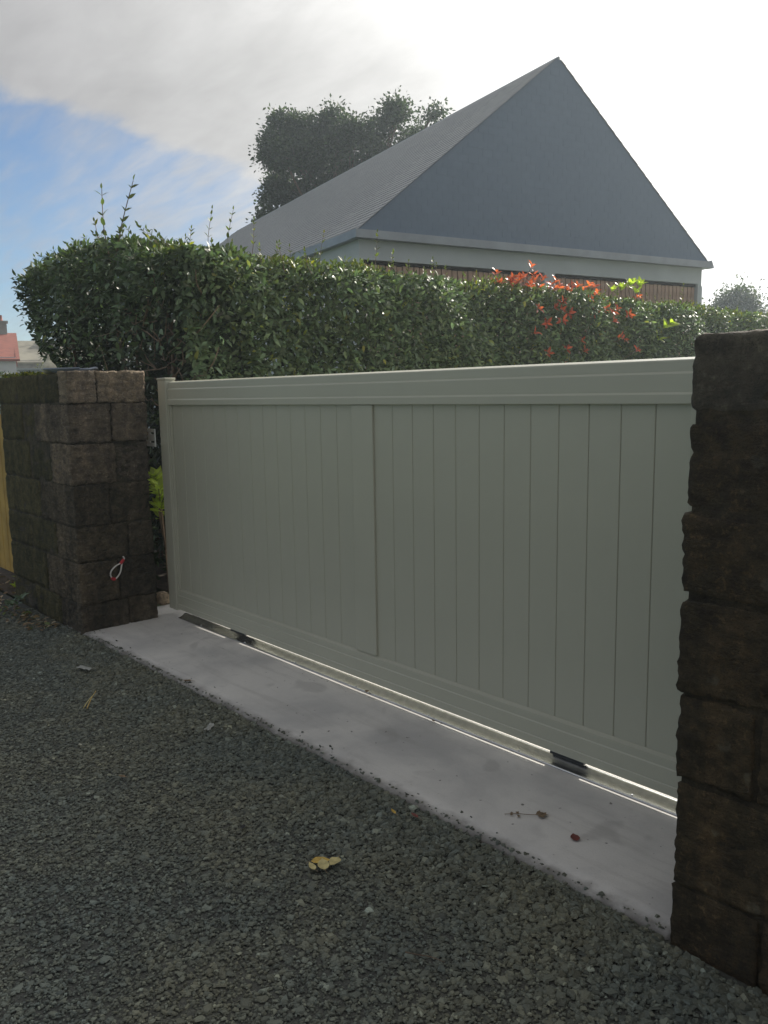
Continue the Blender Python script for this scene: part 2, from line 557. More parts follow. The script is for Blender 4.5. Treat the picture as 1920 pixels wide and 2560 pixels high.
# gravel chips: uncountable crushed stone
def chips(n_target):
    base = []
    r2 = np.random.default_rng(3)
    K = 6
    for q in range(8):
        an = np.sort(r2.uniform(0, 2 * np.pi, K) * 0.35 + np.arange(K) * 2 * np.pi / K * 1.0)
        rr = r2.uniform(0.72, 1.15, K)
        el = r2.uniform(0.55, 0.95)
        low = np.stack([np.cos(an) * rr, np.sin(an) * rr * el, np.full(K, -0.5)], 1)
        top = np.stack([np.cos(an) * rr * r2.uniform(0.5, 0.85, K), np.sin(an) * rr * el * r2.uniform(0.5, 0.85, K), 0.55 + r2.uniform(-0.22, 0.22, K)], 1)
        base.append(np.concatenate([low, top]))
    base = np.array(base)
    # dense where the view sees single chips, thinning to the sides
    N = n_target
    x = rng.uniform(-1.0, 5.6, N)
    y = rng.uniform(-2.95, -0.60, N)
    # line of view cut: drop what lies left-behind of the frame
    clus = 0.5 + 0.5 * np.sin(x * 3.7 + 1.0) * np.sin(x * 9.1) + 0.25 * np.sin(x * 23.0)
    spill = (rng.uniform(0, 1, N) < 0.05 * np.clip(clus - 0.45, 0, 1)) | (rng.uniform(0, 1, N) < 0.002)
    keep = (y > -1.70 - 0.34 * (x + 0.4)) & ((y < -0.688 + 0.012 * rng.standard_normal(N)) | spill)
    keep &= ~((x < 0.08) & (y > -0.72))
    keep &= ~((x > 4.5) & (y > -0.73))
    x, y = x[keep], y[keep]
    N = len(x)
    near = np.clip(1 - (-0.70 - y) / 0.5, 0, 1)               # larger, looser chips along the slab
    far = np.clip((-0.9 - y) / 1.0, 0, 1)
    s = np.exp(rng.normal(math.log(0.0078), 0.48, N)) * (1 + 0.5 * near) * (1 - 0.25 * far)
    s = np.clip(s, 0.0034, 0.024)
    flat = rng.uniform(0.22, 0.55, N) * (0.009 / s) ** 0.5 * (0.7 + 0.7 * near)
    z = -0.020 + rng.uniform(-0.003, 0.003, N) + near * rng.uniform(0, 0.009, N)
    z += 0.0048 * np.sin(x * 1.7) * np.cos(y * 2.1)
    on = y > -0.690
    s[on] *= rng.uniform(0.25, 0.8, int(on.sum()))
    z[on] = 0.001 + s[on] * 0.2
    yaw = rng.uniform(0, 2 * np.pi, N)
    tx = rng.normal(0, 0.09, N) * (1 + 2.0 * near)
    ty = rng.normal(0, 0.09, N) * (1 + 2.0 * near)
    v0 = base[rng.integers(0, 8, N)].copy()
    v0 *= s[:, None, None]
    v0[:, :, 2] *= flat[:, None]
    cy, sy = np.cos(yaw)[:, None], np.sin(yaw)[:, None]
    X = v0[:, :, 0] * cy - v0[:, :, 1] * sy
    Y = v0[:, :, 0] * sy + v0[:, :, 1] * cy
    Z = v0[:, :, 2] + X * tx[:, None] + Y * ty[:, None]
    V = np.stack([X + x[:, None], Y + y[:, None], Z + z[:, None]], -1).reshape(-1, 3)
    off = np.arange(N)[:, None, None] * 12
    top = (np.arange(6, 12)[None, None, :] + off).reshape(-1, 6)
    sides = np.array([[i, (i + 1) % 6, 6 + (i + 1) % 6, 6 + i] for i in range(6)])
    side = (sides[None] + off).reshape(-1, 4)
    g = np.exp(rng.normal(0, 0.26, N))
    hue = rng.uniform(0, 1, N)
    c = np.stack([0.098 + 0.012 * hue, 0.112 + 0.003 * hue, 0.100 - 0.010 * hue], -1) * g[:, None]
    pale = rng.uniform(0, 1, N) < 0.012
    c[pale] *= 2.0
    c = np.clip(c, 0.012, 0.4)
    C = np.repeat(c, 12, axis=0)
    return big_mesh('gravel_chips', V, [top, side], C, False)


m, G, b = new_mat('stone_chip')
at = G.n('ShaderNodeAttribute', attribute_name='tint')
P = world_pos(G)
c = G.mix(G.noise(P, 260.0, 2.0), (0.75, 0.75, 0.75), (1.25, 1.25, 1.25))
pt = G.mix(G.ramp(G.noise(P, 1.3, 5.0, 0.6), 0.35, 0.68), (0.86, 0.92, 0.93), (1.16, 1.10, 0.95))
G.link(G.mix(1.0, G.mix(1.0, at.outputs[0], c, 'MULTIPLY'), pt, 'MULTIPLY'), b.inputs['Base Color'])
b.inputs['Roughness'].default_value = 0.7
M['chip'] = m
g_obj = link('gravel', chips(175000), M['chip'])
tag(g_obj, 'dark grey crushed stone chips covering the ground before the gate', 'gravel', kind='stuff')

# ------------------------------------------------------------------ stone walls


def rough_block(name, x0, x1, y0, y1, z0, z1, mat, parent, amp=0.010, r=0.02, cell=0.035, seed=0.0, freq=14.0):
    cx, cy, cz = (x0 + x1) / 2, (y0 + y1) / 2, (z0 + z1) / 2
    hx, hy, hz = (x1 - x0) / 2, (y1 - y0) / 2, (z1 - z0) / 2
    nxx, nyy, nzz = (max(2, int(round(2 * h / cell))) for h in (hx, hy, hz))
    key, vs, fs = {}, [], []

    def vid(i, j, k):
        q = (i, j, k)
        if q not in key:
            p = Vector((-hx + 2 * hx * i / nxx, -hy + 2 * hy * j / nyy, -hz + 2 * hz * k / nzz))
            c = Vector((max(-hx + r, min(hx - r, p.x)), max(-hy + r, min(hy - r, p.y)), max(-hz + r, min(hz - r, p.z))))
            dlt = p - c
            if dlt.length > 1e-6:
                nrm = dlt.normalized()
                p = c + nrm * r
            else:
                nrm = Vector((0, 0, 0))
            w = p + Vector((cx, cy, cz))
            s = Vector((seed * 3.1, seed * 1.7, seed * 2.3))
            w2 = Vector((w.x, w.y, w.z * 1.9))
            dd = (noise.noise(w * 5.0 + s) * 0.7 + noise.noise(w2 * freq + s) * 0.75 + noise.noise(w2 * freq * 2.3 + s) * 0.6) * amp
            p = p + nrm * dd
            key[q] = len(vs)
            vs.append(p)
        return key[q]
    for i in range(nxx):
        for j in range(nyy):
            fs.append((vid(i, j, 0), vid(i, j + 1, 0), vid(i + 1, j + 1, 0), vid(i + 1, j, 0)))
            fs.append((vid(i, j, nzz), vid(i + 1, j, nzz), vid(i + 1, j + 1, nzz), vid(i, j + 1, nzz)))
    for i in range(nxx):
        for k in range(nzz):
            fs.append((vid(i, 0, k), vid(i + 1, 0, k), vid(i + 1, 0, k + 1), vid(i, 0, k + 1)))
            fs.append((vid(i, nyy, k), vid(i, nyy, k + 1), vid(i + 1, nyy, k + 1), vid(i + 1, nyy, k)))
    for j in range(nyy):
        for k in range(nzz):
            fs.append((vid(0, j, k), vid(0, j, k + 1), vid(0, j + 1, k + 1), vid(0, j + 1, k)))
            fs.append((vid(nxx, j, k), vid(nxx, j + 1, k), vid(nxx, j + 1, k + 1), vid(nxx, j, k + 1)))
    return link(name, mesh(name, vs, fs, True), mat, parent, loc=(cx, cy, cz))


lw = empty('stone_wall', (0, 0, 0), 0, 'short granite block wall left of the gate, pale top course, mossy front', 'wall')
rough_block('mortar_core', -1.394, 0.036, -0.695, -0.155, -0.03, 1.80, M['mortar'], lw, 0.006, 0.01, 0.05, 400.0)
ZC = [-0.04, 0.195, 0.49, 0.747, 1.035, 1.325, 1.60, 1.825]
SPLIT = [-0.36, -0.42, -0.33, -0.45, -0.38, -0.40, -0.50]
rs = random.Random(5)
for k in range(7):
    z0, z1 = ZC[k] + 0.004, ZC[k + 1] - 0.005
    top = k == 6
    jm = M['granite_pale'] if top else (M['granite_mid'] if k >= 4 else M['granite_low'])
    ys = SPLIT[k]
    xq = -0.30 - 0.25 * (k % 2) - 0.05 * rs.random()
    o1, o2 = rs.uniform(-0.012, 0.012), rs.uniform(-0.014, 0.014)
    rough_block('stone', -0.10 if top else xq, 0.052 + o1, -0.705, ys - 0.005, z0, z1, jm, lw, 0.014, 0.006, 0.013, k + 1.0, 24.0)
    rough_block('stone', -0.42, 0.050 + o2, ys + 0.005, -0.138, z0, z1, jm, lw, 0.014, 0.006, 0.013, k + 11.0, 24.0)
    xs = [-1.40]
    lim = (-0.10 if top else xq) - 0.015
    while True:
        nxt = xs[-1] + rs.uniform(0.36, 0.66)
        if nxt > lim - 0.2:
            break
        xs.append(nxt)
    xs.append(lim)
    for i in range(len(xs) - 1):
        rough_block('stone', xs[i] + 0.003, xs[i + 1] - 0.003, -0.700 + rs.uniform(-0.004, 0.005), -0.36, z0, z1 - (0.012 if top else 0), M['granite_algae'], lw, 0.010, 0.012, 0.030, k * 7 + i + 31.0, 12.0)
    rough_block('stone', -1.40, -0.44, -0.345, -0.14, z0, z1 - 0.01, M['granite_algae'], lw, 0.010, 0.02, 0.08, k + 71.0, 9.0)

rw = empty('stone_pillar', (4.53, -0.71, 0), 0, 'tall dark brown granite pillar with rounded top at right edge', 'pillar')
rw.location = (0, 0, 0)
rough_block('mortar_core', 4.533, 5.88, -0.696, -0.14, -0.03, 1.75, M['mortar_brown'], rw, 0.006, 0.012, 0.05, 401.0)
ZR = [-0.05, 0.178, 0.508, 0.768, 1.055, 1.297, 1.556, 1.785]
for k in range(7):
    z0, z1 = ZR[k] + 0.007, ZR[k + 1] - (0.016 if k in (1, 3, 4, 5) else 0.006)
    top = k == 6
    if top:
        xs = [4.516, 5.20, 5.90]
    else:
        xs = [4.524 + [0.0, 0.004, 0.006, -0.004, -0.002, 0.002][k], 4.78 + 0.16 * (k % 2) + rs.uniform(-0.03, 0.03)]
        while xs[-1] < 5.45:
            xs.append(xs[-1] + rs.uniform(0.28, 0.45))
        xs[-1] = 5.90
    for i in range(len(xs) - 1):
        rough_block('stone', xs[i] + (0.0 if i == 0 else 0.008), xs[i + 1] - 0.008, -0.705 + rs.uniform(-0.006, 0.006), -0.11, z0 - (0.0), z1,
                    M['granite_cap'] if top else M['granite_brown'], rw, 0.006 if top else 0.010, 0.028 if top else 0.006, 0.014 if i < 2 else 0.05, k * 5 + i + 101.0, 18.0)

# ------------------------------------------------------------------ sliding gate
gate = empty('sliding_gate', (0, 0, 0), 0, 'pale grey-green sliding gate with two panels of vertical boards', 'gate')
# end post
pm = box('end_post', 0.022, 0.142, -0.024, 0.055, 0.047, 1.757, M['gate'], gate, 0.004)
box('post_cap', 0.018, 0.146, -0.028, 0.059, 1.757, 1.773, M['gate'], pm, 0.003)
box('side_bead', 0.1422, 0.156, -0.014, 0.040, 0.05, 1.578, M['gate'], gate, 0.003)
box('stile', 0.1562, 0.172, -0.006, 0.036, 0.2115, 1.5765, M['gate'], gate, 0.003)
# rails with stepped mouldings
top_prof = [(0.040, 1.577), (-0.015, 1.577), (-0.017, 1.579), (-0.017, 1.612), (-0.009, 1.620), (-0.009, 1.687), (0.0, 1.695), (0.0, 1.733), (0.0012, 1.7365), (0.004, 1.7385), (0.033, 1.7470), (0.037, 1.7460), (0.040, 1.741)]
link('top_rail', extrude_x('top_rail', top_prof, 0.1422, 4.95), M['gate'], gate)
bot_prof = [(0.040, 0.059), (-0.017, 0.059), (-0.019, 0.061), (-0.019, 0.096), (-0.015, 0.100), (-0.015, 0.162), (-0.010, 0.167), (-0.010, 0.201), (0.0074, 0.211), (0.040, 0.211)]
link('bottom_rail', extrude_x('bottom_rail', bot_prof, 0.1562, 4.95), M['gate'], gate)
box('centre_stile', 2.219, 2.3925, -0.005, 0.036, 0.2115, 1.5765, M['gate'], gate, 0.006, 2)
box('end_stile', 4.158, 4.30, -0.003, 0.036, 0.2115, 1.5765, M['gate'], gate, 0.003)
pitch = 0.14675


def board_mesh(w):
    # board face between two 45 degree chamfers, 18 mm thick, sides recessed
    c = 0.0028
    g = 0.0006
    z0, z1 = 0.2112, 1.5768
    prof = [(g, 0.024), (g, 0.008 + c), (g + c, 0.008), (w - g - c, 0.008), (w - g, 0.008 + c), (w - g, 0.024)]
    n = len(prof)
    vs = [(x, y, z) for z in (z0, z1) for x, y in prof]
    fs = [(i, (i + 1) % n, n + (i + 1) % n, n + i) for i in range(n)]
    fs += [tuple(range(n))[::-1], tuple(range(n, 2 * n))]
    return mesh('board', vs, fs)


bme = board_mesh(pitch)
bme.materials.append(M['gate'])
x = 0.172
for i in range(14):
    link('board', bme, None, gate, loc=(0.1725 + i * (2.222 - 0.1725) / 14, 0, 0), scale=((2.222 - 0.1725) / 14 / pitch, 1, 1))
for i in range(12):
    link('board', bme, None, gate, loc=(2.3855 + i * (4.1615 - 2.3855) / 12, 0, 0), scale=((4.1615 - 2.3855) / 12 / pitch, 1, 1))
box('panel_back', 0.174, 4.95, 0.0245, 0.034, 0.2115, 1.5755, M['gate'], gate)
# rollers
for xw in (0.95, 3.64):
    h = box('roller_housing', xw - 0.088, xw + 0.088, -0.002, 0.038, 0.037, 0.0585, M['dark_metal'], gate, 0.002)
    mb = MB()
    seg = 24
    prof = [(-0.012, 0.034), (-0.006, 0.026), (0.006, 0.026), (0.012, 0.034)]
    for s_ in (-0.045, 0.045):
        vs, fs = [], []
        for i in range(seg):
            a = 2 * math.pi * i / seg
            for (yy, rr) in prof:
                vs.append((xw + s_ + rr * math.cos(a), 0.018 + yy, 0.066 + rr * math.sin(a)))
        n = len(prof)
        for i in range(seg):
            j = (i + 1) % seg
            for k in range(n - 1):
                fs.append((i * n + k, j * n + k, j * n + k + 1, i * n + k + 1))
        fs.append(tuple(i * n for i in range(seg))[::-1])
        fs.append(tuple(i * n + n - 1 for i in range(seg)))
        mb2 = MB()
        mb2.add(vs, fs)
        mb2.build('wheel', M['rubber'], h, True)

# floor track
track = empty('gate_track', (0, 0, 0), 0, 'shiny galvanised floor track under the gate on the concrete', 'track')
tp = [(-0.040, 0.0008), (-0.040, 0.0045), (-0.030, 0.0058), (-0.018, 0.0085), (-0.006, 0.0140), (0.003, 0.0205), (0.009, 0.0265), (0.013, 0.0300), (0.018, 0.0310),
      (0.023, 0.0300), (0.027, 0.0265), (0.033, 0.0205), (0.042, 0.0140), (0.054, 0.0085), (0.066, 0.0058), (0.076, 0.0045), (0.076, 0.0008)]
rail = link('rail', extrude_x('rail', tp, 0.185, 5.6, smooth=True, nseg=4), M['galv'], track)
x = 0.5
while x < 5.4:
    mb = MB()
    n = 10
    vs = [(x + 0.006 * math.cos(2 * math.pi * i / n), -0.026 + 0.006 * math.sin(2 * math.pi * i / n), 0.0066) for i in range(n)]
    vs += [(x + 0.004 * math.cos(2 * math.pi * i / n), -0.026 + 0.004 * math.sin(2 * math.pi * i / n), 0.0100) for i in range(n)]
    mb.add(vs, [(i, (i + 1) % n, n + (i + 1) % n, n + i) for i in range(n)] + [tuple(range(n, 2 * n))])
    mb.build('screw', M['galv'], track, False)
    x += 0.58

# catch bracket on the wall
br = empty('catch_bracket', (0, 0, 0), 0, 'white slotted metal catch bracket between stone wall and gate post', 'bracket')
mb = MB()
yb = -0.075
zs = [1.275, 1.302, 1.316, 1.365, 1.379, 1.405]
xs_ = [-0.10, -0.035, 0.028, 0.045]
for a in range(5):
    for q in range(3):
        if a in (1, 3) and q == 1:
            continue
        mb.box(xs_[q], xs_[q + 1], yb, yb + 0.004, zs[a], zs[a + 1])
plate = mb.build('slotted_plate', M['white_plate'], br, False)
mb = MB()
vs = [(0.045, yb, 1.275), (0.085, yb - 0.022, 1.275), (0.085, yb - 0.022, 1.405), (0.045, yb, 1.405),
      (0.045, yb + 0.004, 1.275), (0.087, yb - 0.018, 1.275), (0.087, yb - 0.018, 1.405), (0.045, yb + 0.004, 1.405)]
mb.add(vs, [(0, 1, 2, 3), (7, 6, 5, 4), (0, 4, 5, 1), (1, 5, 6, 2), (2, 6, 7, 3)])
mb.build('flange', M['white_plate'], br, False)

# cable loop
cl = empty('cable_loop', (0, 0, 0), 0, 'white cable loop with red tape hanging from the stone wall', 'cable')
loop = [(0.02, -0.372, 0.498), (0.075, -0.382, 0.488), (0.085, -0.412, 0.463), (0.088, -0.455, 0.445), (0.085, -0.487, 0.415), (0.084, -0.494, 0.382), (0.084, -0.474, 0.352), (0.086, -0.448, 0.362), (0.089, -0.424, 0.395), (0.088, -0.411, 0.440), (0.083, -0.402, 0.468)]
M['cable'] = simple('white_cable', (0.62, 0.60, 0.56), 0.5, 0.0, 0.08)
M['red_tape'] = simple('red_tape', (0.50, 0.03, 0.04), 0.45, 0.0, 0.1)
sp_ = smooth_path(loop, 6)
mb = MB()
mb.tube(sp_, 0.0055, 8)
mb.build('cable', M['cable'], cl)
for pts in ([(0.078, -0.388, 0.482), (0.083, -0.404, 0.468), (0.086, -0.418, 0.456)], [(0.084, -0.490, 0.366), (0.084, -0.476, 0.352), (0.085, -0.460, 0.352)]):
    mb = MB()
    mb.tube(pts, [0.010, 0.012, 0.010], 8)
    mb.build('tape', M['red_tape'], cl)

# ------------------------------------------------------------------ house behind the hedge
hg = Vector((0.21814, 0.97592, 0))     # along the gable
hs = Vector((-0.97592, 0.21814, 0))    # along the ridge, away
HA = math.atan2(hg.y, hg.x)
house = empty('slate_house', (-4.2877, 5.5450, 0.0), HA, 'house with steep grey slate gable, pale wall and wooden shutter slats', 'house')
# local frame: +X along the gable, +Y = away along the ridge
HW, HLEN, ZE, ZA = 7.92, 16.5, 4.02, 7.28
M['render'] = simple('pale_render', (0.47, 0.52, 0.55), 0.9, 0.0, 0.06, 1.2, 0.2, 80.0)
M['zinc'] = simple('zinc', (0.30, 0.33, 0.37), 0.5, 0.35, 0.08, 3.0)
M['void'] = simple('shadow_board', (0.03, 0.026, 0.024), 0.9)


def slate_material(name, c0, c1):
    m, G, b = new_mat(name)
    oi = G.n('ShaderNodeObjectInfo')
    P = world_pos(G)
    at = G.n('ShaderNodeAttribute', attribute_name='tint')
    nz = G.noise(P, 2.2, 5.0, 0.6)
    nz2 = G.noise(P, 7.0, 2.0, 0.5)
    f = G.math('ADD', G.math('MULTIPLY', oi.outputs['Random'], 0.35), G.math('ADD', G.math('MULTIPLY', nz, 0.5), G.math('MULTIPLY', G.math('SUBTRACT', nz2, 0.5), 1.2)))
    G.link(G.mix(f, c0, c1), b.inputs['Base Color'])
    b.inputs['Roughness'].default_value = 0.55
    bump(G, b, G.noise(P, 60.0, 3.0), 0.25, 0.004)
    return m


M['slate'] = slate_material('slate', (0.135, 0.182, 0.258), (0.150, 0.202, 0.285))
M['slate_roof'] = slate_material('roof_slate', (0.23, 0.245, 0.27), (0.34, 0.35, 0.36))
# walls with two openings on the gable side
inset = 0.09
wx0, wx1 = inset, HW - inset
op = [(0.17, 3.79), (4.03, 7.73)]
zt, zb = 3.71, 1.60
mb = MB()
mb.box(wx0, wx1, 0.10, 0.35, zt, ZE + 0.02)
mb.box(wx0, wx1, 0.10, 0.35, 0.0, zb)
mb.box(wx0, op[0][0], 0.10, 0.35, zb, zt)
mb.box(op[0][1], op[1][0], 0.10, 0.35, zb, zt)
mb.box(op[1][1], wx1, 0.10, 0.35, zb, zt)
mb.box(wx0, wx0 + 0.25, 0.35, HLEN - 0.1, 0.0, ZE + 0.02)
mb.box(wx1 - 0.25, wx1, 0.35, HLEN - 0.1, 0.0, ZE + 0.02)
mb.box(wx0 + 0.25, wx1 - 0.25, HLEN - 0.35, HLEN - 0.1, 0.0, ZE + 0.02)
mb.build('wall', M['render'], house, False)
M['slat'] = simple('weathered_slat', (0.40, 0.275, 0.205), 0.75, 0.0, 0.3, 3.0)
for (a, bb) in op:
    sh = box('slat_shade_back', a, bb, 0.21, 0.24, zb, zt, M['void'], house)  # solid sheet, shade behind the slats painted near-black
    n = int(round((bb - a) / 0.107))
    pw = (bb - a) / n
    sm_ = box_mesh('slat', 0.008, pw - 0.012, 0.17, 0.205, zb + 0.005, zt - 0.055)
    sm_.materials.append(M['slat'])
    for i in range(n):
        link('slat', sm_, None, sh, loc=(a + i * pw, rs.uniform(-0.006, 0.006), rs.uniform(-0.01, 0.01)))
    box('lintel_board', a + 0.003, bb - 0.003, 0.15, 0.208, zt - 0.05, zt - 0.003, M['void'], sh)
# zinc fascia / gutter running round the eaves
gz = MB()
gz.box(-0.03, HW + 0.03, -0.04, 0.14, ZE - 0.01, ZE + 0.115)
gz.build('gable_fascia', M['zinc'], house, False)
for sx_ in (0, 1):
    x0 = -0.03 if sx_ == 0 else HW - 0.09
    mb = MB()
    mb.box(x0, x0 + 0.12, 0.141, HLEN, ZE - 0.015, ZE + 0.11)
    mb.build('side_gutter', M['zinc'], house, False)
# hook-shaped gutter end at the right corner
mb = MB()
mb.add([(HW + 0.031, -0.035, ZE - 0.01), (HW + 0.11, -0.03, ZE - 0.005), (HW + 0.10, -0.03, ZE + 0.03), (HW + 0.031, -0.035, ZE + 0.14),
        (HW + 0.031, 0.13, ZE - 0.01), (HW + 0.11, 0.13, ZE - 0.005), (HW + 0.10, 0.13, ZE + 0.03), (HW + 0.031, 0.13, ZE + 0.14)],
       [(0, 1, 2, 3), (7, 6, 5, 4), (1, 5, 6, 2), (2, 6, 7, 3), (0, 4, 5, 1), (0, 3, 7, 4)])
mb.build('gutter_end', M['zinc'], house, False)
# roof body: solid prism under the slates
z_e = ZE + 0.09
pr = MB()
pr.add([(0.02, 0.02, z_e), (HW - 0.02, 0.02, z_e), (HW / 2, 0.02, ZA - 0.03), (0.02, HLEN, z_e), (HW - 0.02, HLEN, z_e), (HW / 2, HLEN, ZA - 0.03)],
       [(0, 1, 2), (3, 5, 4), (0, 2, 5, 3), (2, 1, 4, 5), (0, 3, 4, 1)])
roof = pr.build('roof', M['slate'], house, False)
# slates: gable hung vertically, slopes lapped; nearest as single pieces, the rest joined
SW, SE_, TH = 0.20, 0.125, 0.007
sl_me = mesh('slate', [(-0.097, 0, -0.012), (0.097, 0, -0.012), (0.097, 0, SE_ + 0.01), (-0.097, 0, SE_ + 0.01),
                       (-0.097, -0.011, -0.012), (0.097, -0.011, -0.012), (0.097, -0.002, SE_ + 0.01), (-0.097, -0.002, SE_ + 0.01)],
             [(0, 3, 2, 1), (4, 5, 6, 7), (0, 1, 5, 4), (1, 2, 6, 5), (3, 0, 4, 7)])
SLV = np.array([tuple(v.co) for v in sl_me.vertices])
SLF = [np.array([list(f.vertices) for f in sl_me.polygons])]
g_me = sl_me.copy()
g_me.materials.append(M['slate'])
r_me = sl_me.copy()
r_me.materials.append(M['slate_roof'])
H = ZA - z_e
rows = int(H / SE_) + 1
cand = []


def clip(poly, nx_, nz_, c_):
    out = []
    for i in range(len(poly)):
        p_, q_ = poly[i], poly[(i + 1) % len(poly)]
        dp, dq = nx_ * p_[0] + nz_ * p_[1] - c_, nx_ * q_[0] + nz_ * q_[1] - c_
        if dp <= 0:
            out.append(p_)
        if dp * dq < 0:
            t = dp / (dp - dq)
            out.append((p_[0] + (q_[0] - p_[0]) * t, p_[1] + (q_[1] - p_[1]) * t))
    return out


for k in range(rows):
    z = z_e + k * SE_
    x = -rs.random() * 0.02 - (0.0 if k % 2 else 0.1)
    while x < HW:
        rect = [(x + 0.0006, z - 0.012), (x + SW - 0.0006, z - 0.012), (x + SW - 0.0006, z + SE_ + 0.01), (x + 0.0006, z + SE_ + 0.01)]
        # left rake: z - z_e <= H * x / (HW/2); right rake mirrored; 6 mm inside the roof slates
        poly = clip(rect, -H / (HW / 2), 1.0, z_e - 0.006)
        poly = clip(poly, H / (HW / 2), 1.0, z_e + 2 * H - 0.006) if len(poly) > 2 else []
        poly = clip(poly, 0.0, -1.0, -z_e) if len(poly) > 2 else []
        if len(poly) > 2:
            cand.append((x, z, poly))
        x += SW
cand.sort(key=lambda q: q[0])      # nearest end first
rest_v, rest_f = [], []
for i, (x, z, poly) in enumerate(cand):
    yo = 0.018 + rs.uniform(-0.0008, 0.0008)
    n = len(poly)
    vv = [(p_[0] - x, -(0.0032 - 0.0026 * (p_[1] - z + 0.012) / (SE_ + 0.022)), p_[1] - z) for p_ in poly] + [(p_[0] - x, 0.0, p_[1] - z) for p_ in poly]
    ff = [tuple(range(n)), tuple(range(n, 2 * n))[::-1]] + [(j, n + j, n + (j + 1) % n, (j + 1) % n) for j in range(n)]
    if i < 300:
        if n == 4 and abs(poly[0][0] - x - 0.0006) < 1e-9 and abs(poly[1][0] - x - SW + 0.0006) < 1e-9 and abs(poly[2][1] - z - SE_ - 0.01) < 1e-9 and abs(poly[0][1] - z + 0.012) < 1e-9:
            if 'full_slate' not in bpy.data.meshes:
                fm = mesh('full_slate', vv, ff)
                fm.materials.append(M['slate'])
            link('slate', bpy.data.meshes['full_slate'], None, roof, loc=(x, yo, z))
        else:
            link('slate', mesh('edge_slate', vv, ff), M['slate'], roof, loc=(x, yo, z))
    else:
        o_ = len(rest_v)
        rest_v += [(p_[0] + x, p_[1] + yo, p_[2] + z) for p_ in vv]
        rest_f += [tuple(q + o_ for q in f) for f in ff]
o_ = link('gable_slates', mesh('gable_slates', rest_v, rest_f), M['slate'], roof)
o_['kind'] = 'stuff'


def joined(name, items, mat, parent, frame):
    V = np.concatenate([frame(SLV, it) for it in items])
    F = np.concatenate([SLF[0] + 8 * i for i in range(len(items))])
    o = link(name, big_mesh(name, V, [F]), mat, parent)
    o['kind'] = 'stuff'
    return o


# slopes
slope_len = math.hypot(HW / 2, H)
pa = math.atan2(H, HW / 2)
cosa, sina = math.cos(pa), math.sin(pa)
for side in (0, 1):
    items = []
    nrow = int(slope_len / SE_)
    for k in range(nrow):
        t = k * SE_
        if k % 2:
            items.append((t, -0.052, 0.52))
        y = 0.0 + (0.1 if k % 2 else 0.0)
        while y < HLEN:
            items.append((t, y, 1.0))
            y += SW
    singles = []
    if side == 0:
        items.sort(key=lambda q: q[1] + 0.15 * q[0])
        singles, items = items[:300], items[300:]
        # local slate axes: x -> along ridge, z -> up the slope, -y -> outward normal
        for (t, y, w) in singles:
            loc = Vector((t * cosa, y + 0.1, z_e + t * sina)) + Vector((-sina, 0, cosa)) * 0.004
            mat = Matrix(((0, sina, cosa), (-1, 0, 0), (0, -cosa, sina)))
            o = link('slate', r_me, None, roof, loc=loc, scale=(w, 1, 1))
            o.rotation_euler = mat.to_euler()

    def frame(S, it, side=side):
        t, y, w = it
        nx_, ux = (-sina, cosa) if side == 0 else (sina, -cosa)
        bx = 0.0 if side == 0 else HW
        X = bx + t * ux + S[:, 2] * ux - S[:, 1] * nx_
        Y = y + 0.1 + (-S[:, 0] if side == 0 else S[:, 0]) * w
        Z = z_e + t * sina + S[:, 2] * sina - S[:, 1] * cosa
        return np.stack([X, Y, Z], 1)
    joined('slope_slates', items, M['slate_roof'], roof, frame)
mb = MB()
mb.tube([(HW / 2, 0.0, ZA - 0.022), (HW / 2, HLEN, ZA - 0.022)], 0.028, 8)
mb.build('ridge_cap', M['zinc'], roof, False)
# lower annex wall past the right corner
box('annex_wall', HW - 0.04, HW + 0.30, 0.4, 1.6, 0.0, 3.72, M['render'], house)
# floodlight on the wall
fl = empty('floodlight', house.matrix_basis @ Vector((4.43, 0.0, 3.40)), HA, 'small black framed floodlight against the house shutters above red leaves', 'lamp')
mb = MB()
for (a, bb, c_, d_) in ((-0.12, 0.12, 0.075, 0.09), (-0.12, 0.12, -0.09, -0.075), (-0.12, -0.105, -0.075, 0.075), (0.105, 0.12, -0.075, 0.075)):
    mb.box(a, bb, -0.03, 0.02, c_, d_)
fr = mb.build('frame', M['slot_dark'], fl, False)
fr.rotation_euler = (R(-20), R(6), 0)
M['lampglass'] = simple('lamp_glass', (0.22, 0.25, 0.28), 0.12)
gl = box('glass', -0.104, 0.104, -0.012, 0.0, -0.074, 0.074, M['lampglass'], fl)
gl.rotation_euler = (R(-20), R(6), 0)
mb = MB()
mb.box(-0.02, 0.02, 0.021, 0.17, -0.03, 0.01)
mb.build('arm', M['slot_dark'], fl, False)

# ------------------------------------------------------------------ leaves
LEAF_V = np.array([(0, 0, 0), (0, 0.36, 0.0), (0, 0.70, -0.01), (0, 1.0, -0.08),
                   (-0.185, 0.30, 0.05), (-0.175, 0.62, 0.05), (0.185, 0.30, 0.05), (0.175, 0.62, 0.05)], float)
LEAF_T = np.array([(0, 1, 4), (2, 3, 5), (0, 6, 1), (2, 7, 3)])
LEAF_Q = np.array([(1, 2, 5, 4), (6, 7, 2, 1)])
DIA_V = np.array([(0, 0, 0), (-0.27, 0.5, 0.05), (0.27, 0.5, 0.05), (0, 1, -0.05)], float)
DIA_T = np.array([(0, 2, 1), (1, 2, 3)])


def frames(dirs, norms):
    dirs = dirs / np.linalg.norm(dirs, axis=1, keepdims=True)
    norms = norms - dirs * np.sum(norms * dirs, axis=1, keepdims=True)
    norms /= np.linalg.norm(norms, axis=1, keepdims=True) + 1e-9
    xs = np.cross(dirs, norms)
    return np.stack([xs, dirs, norms], axis=2)      # columns


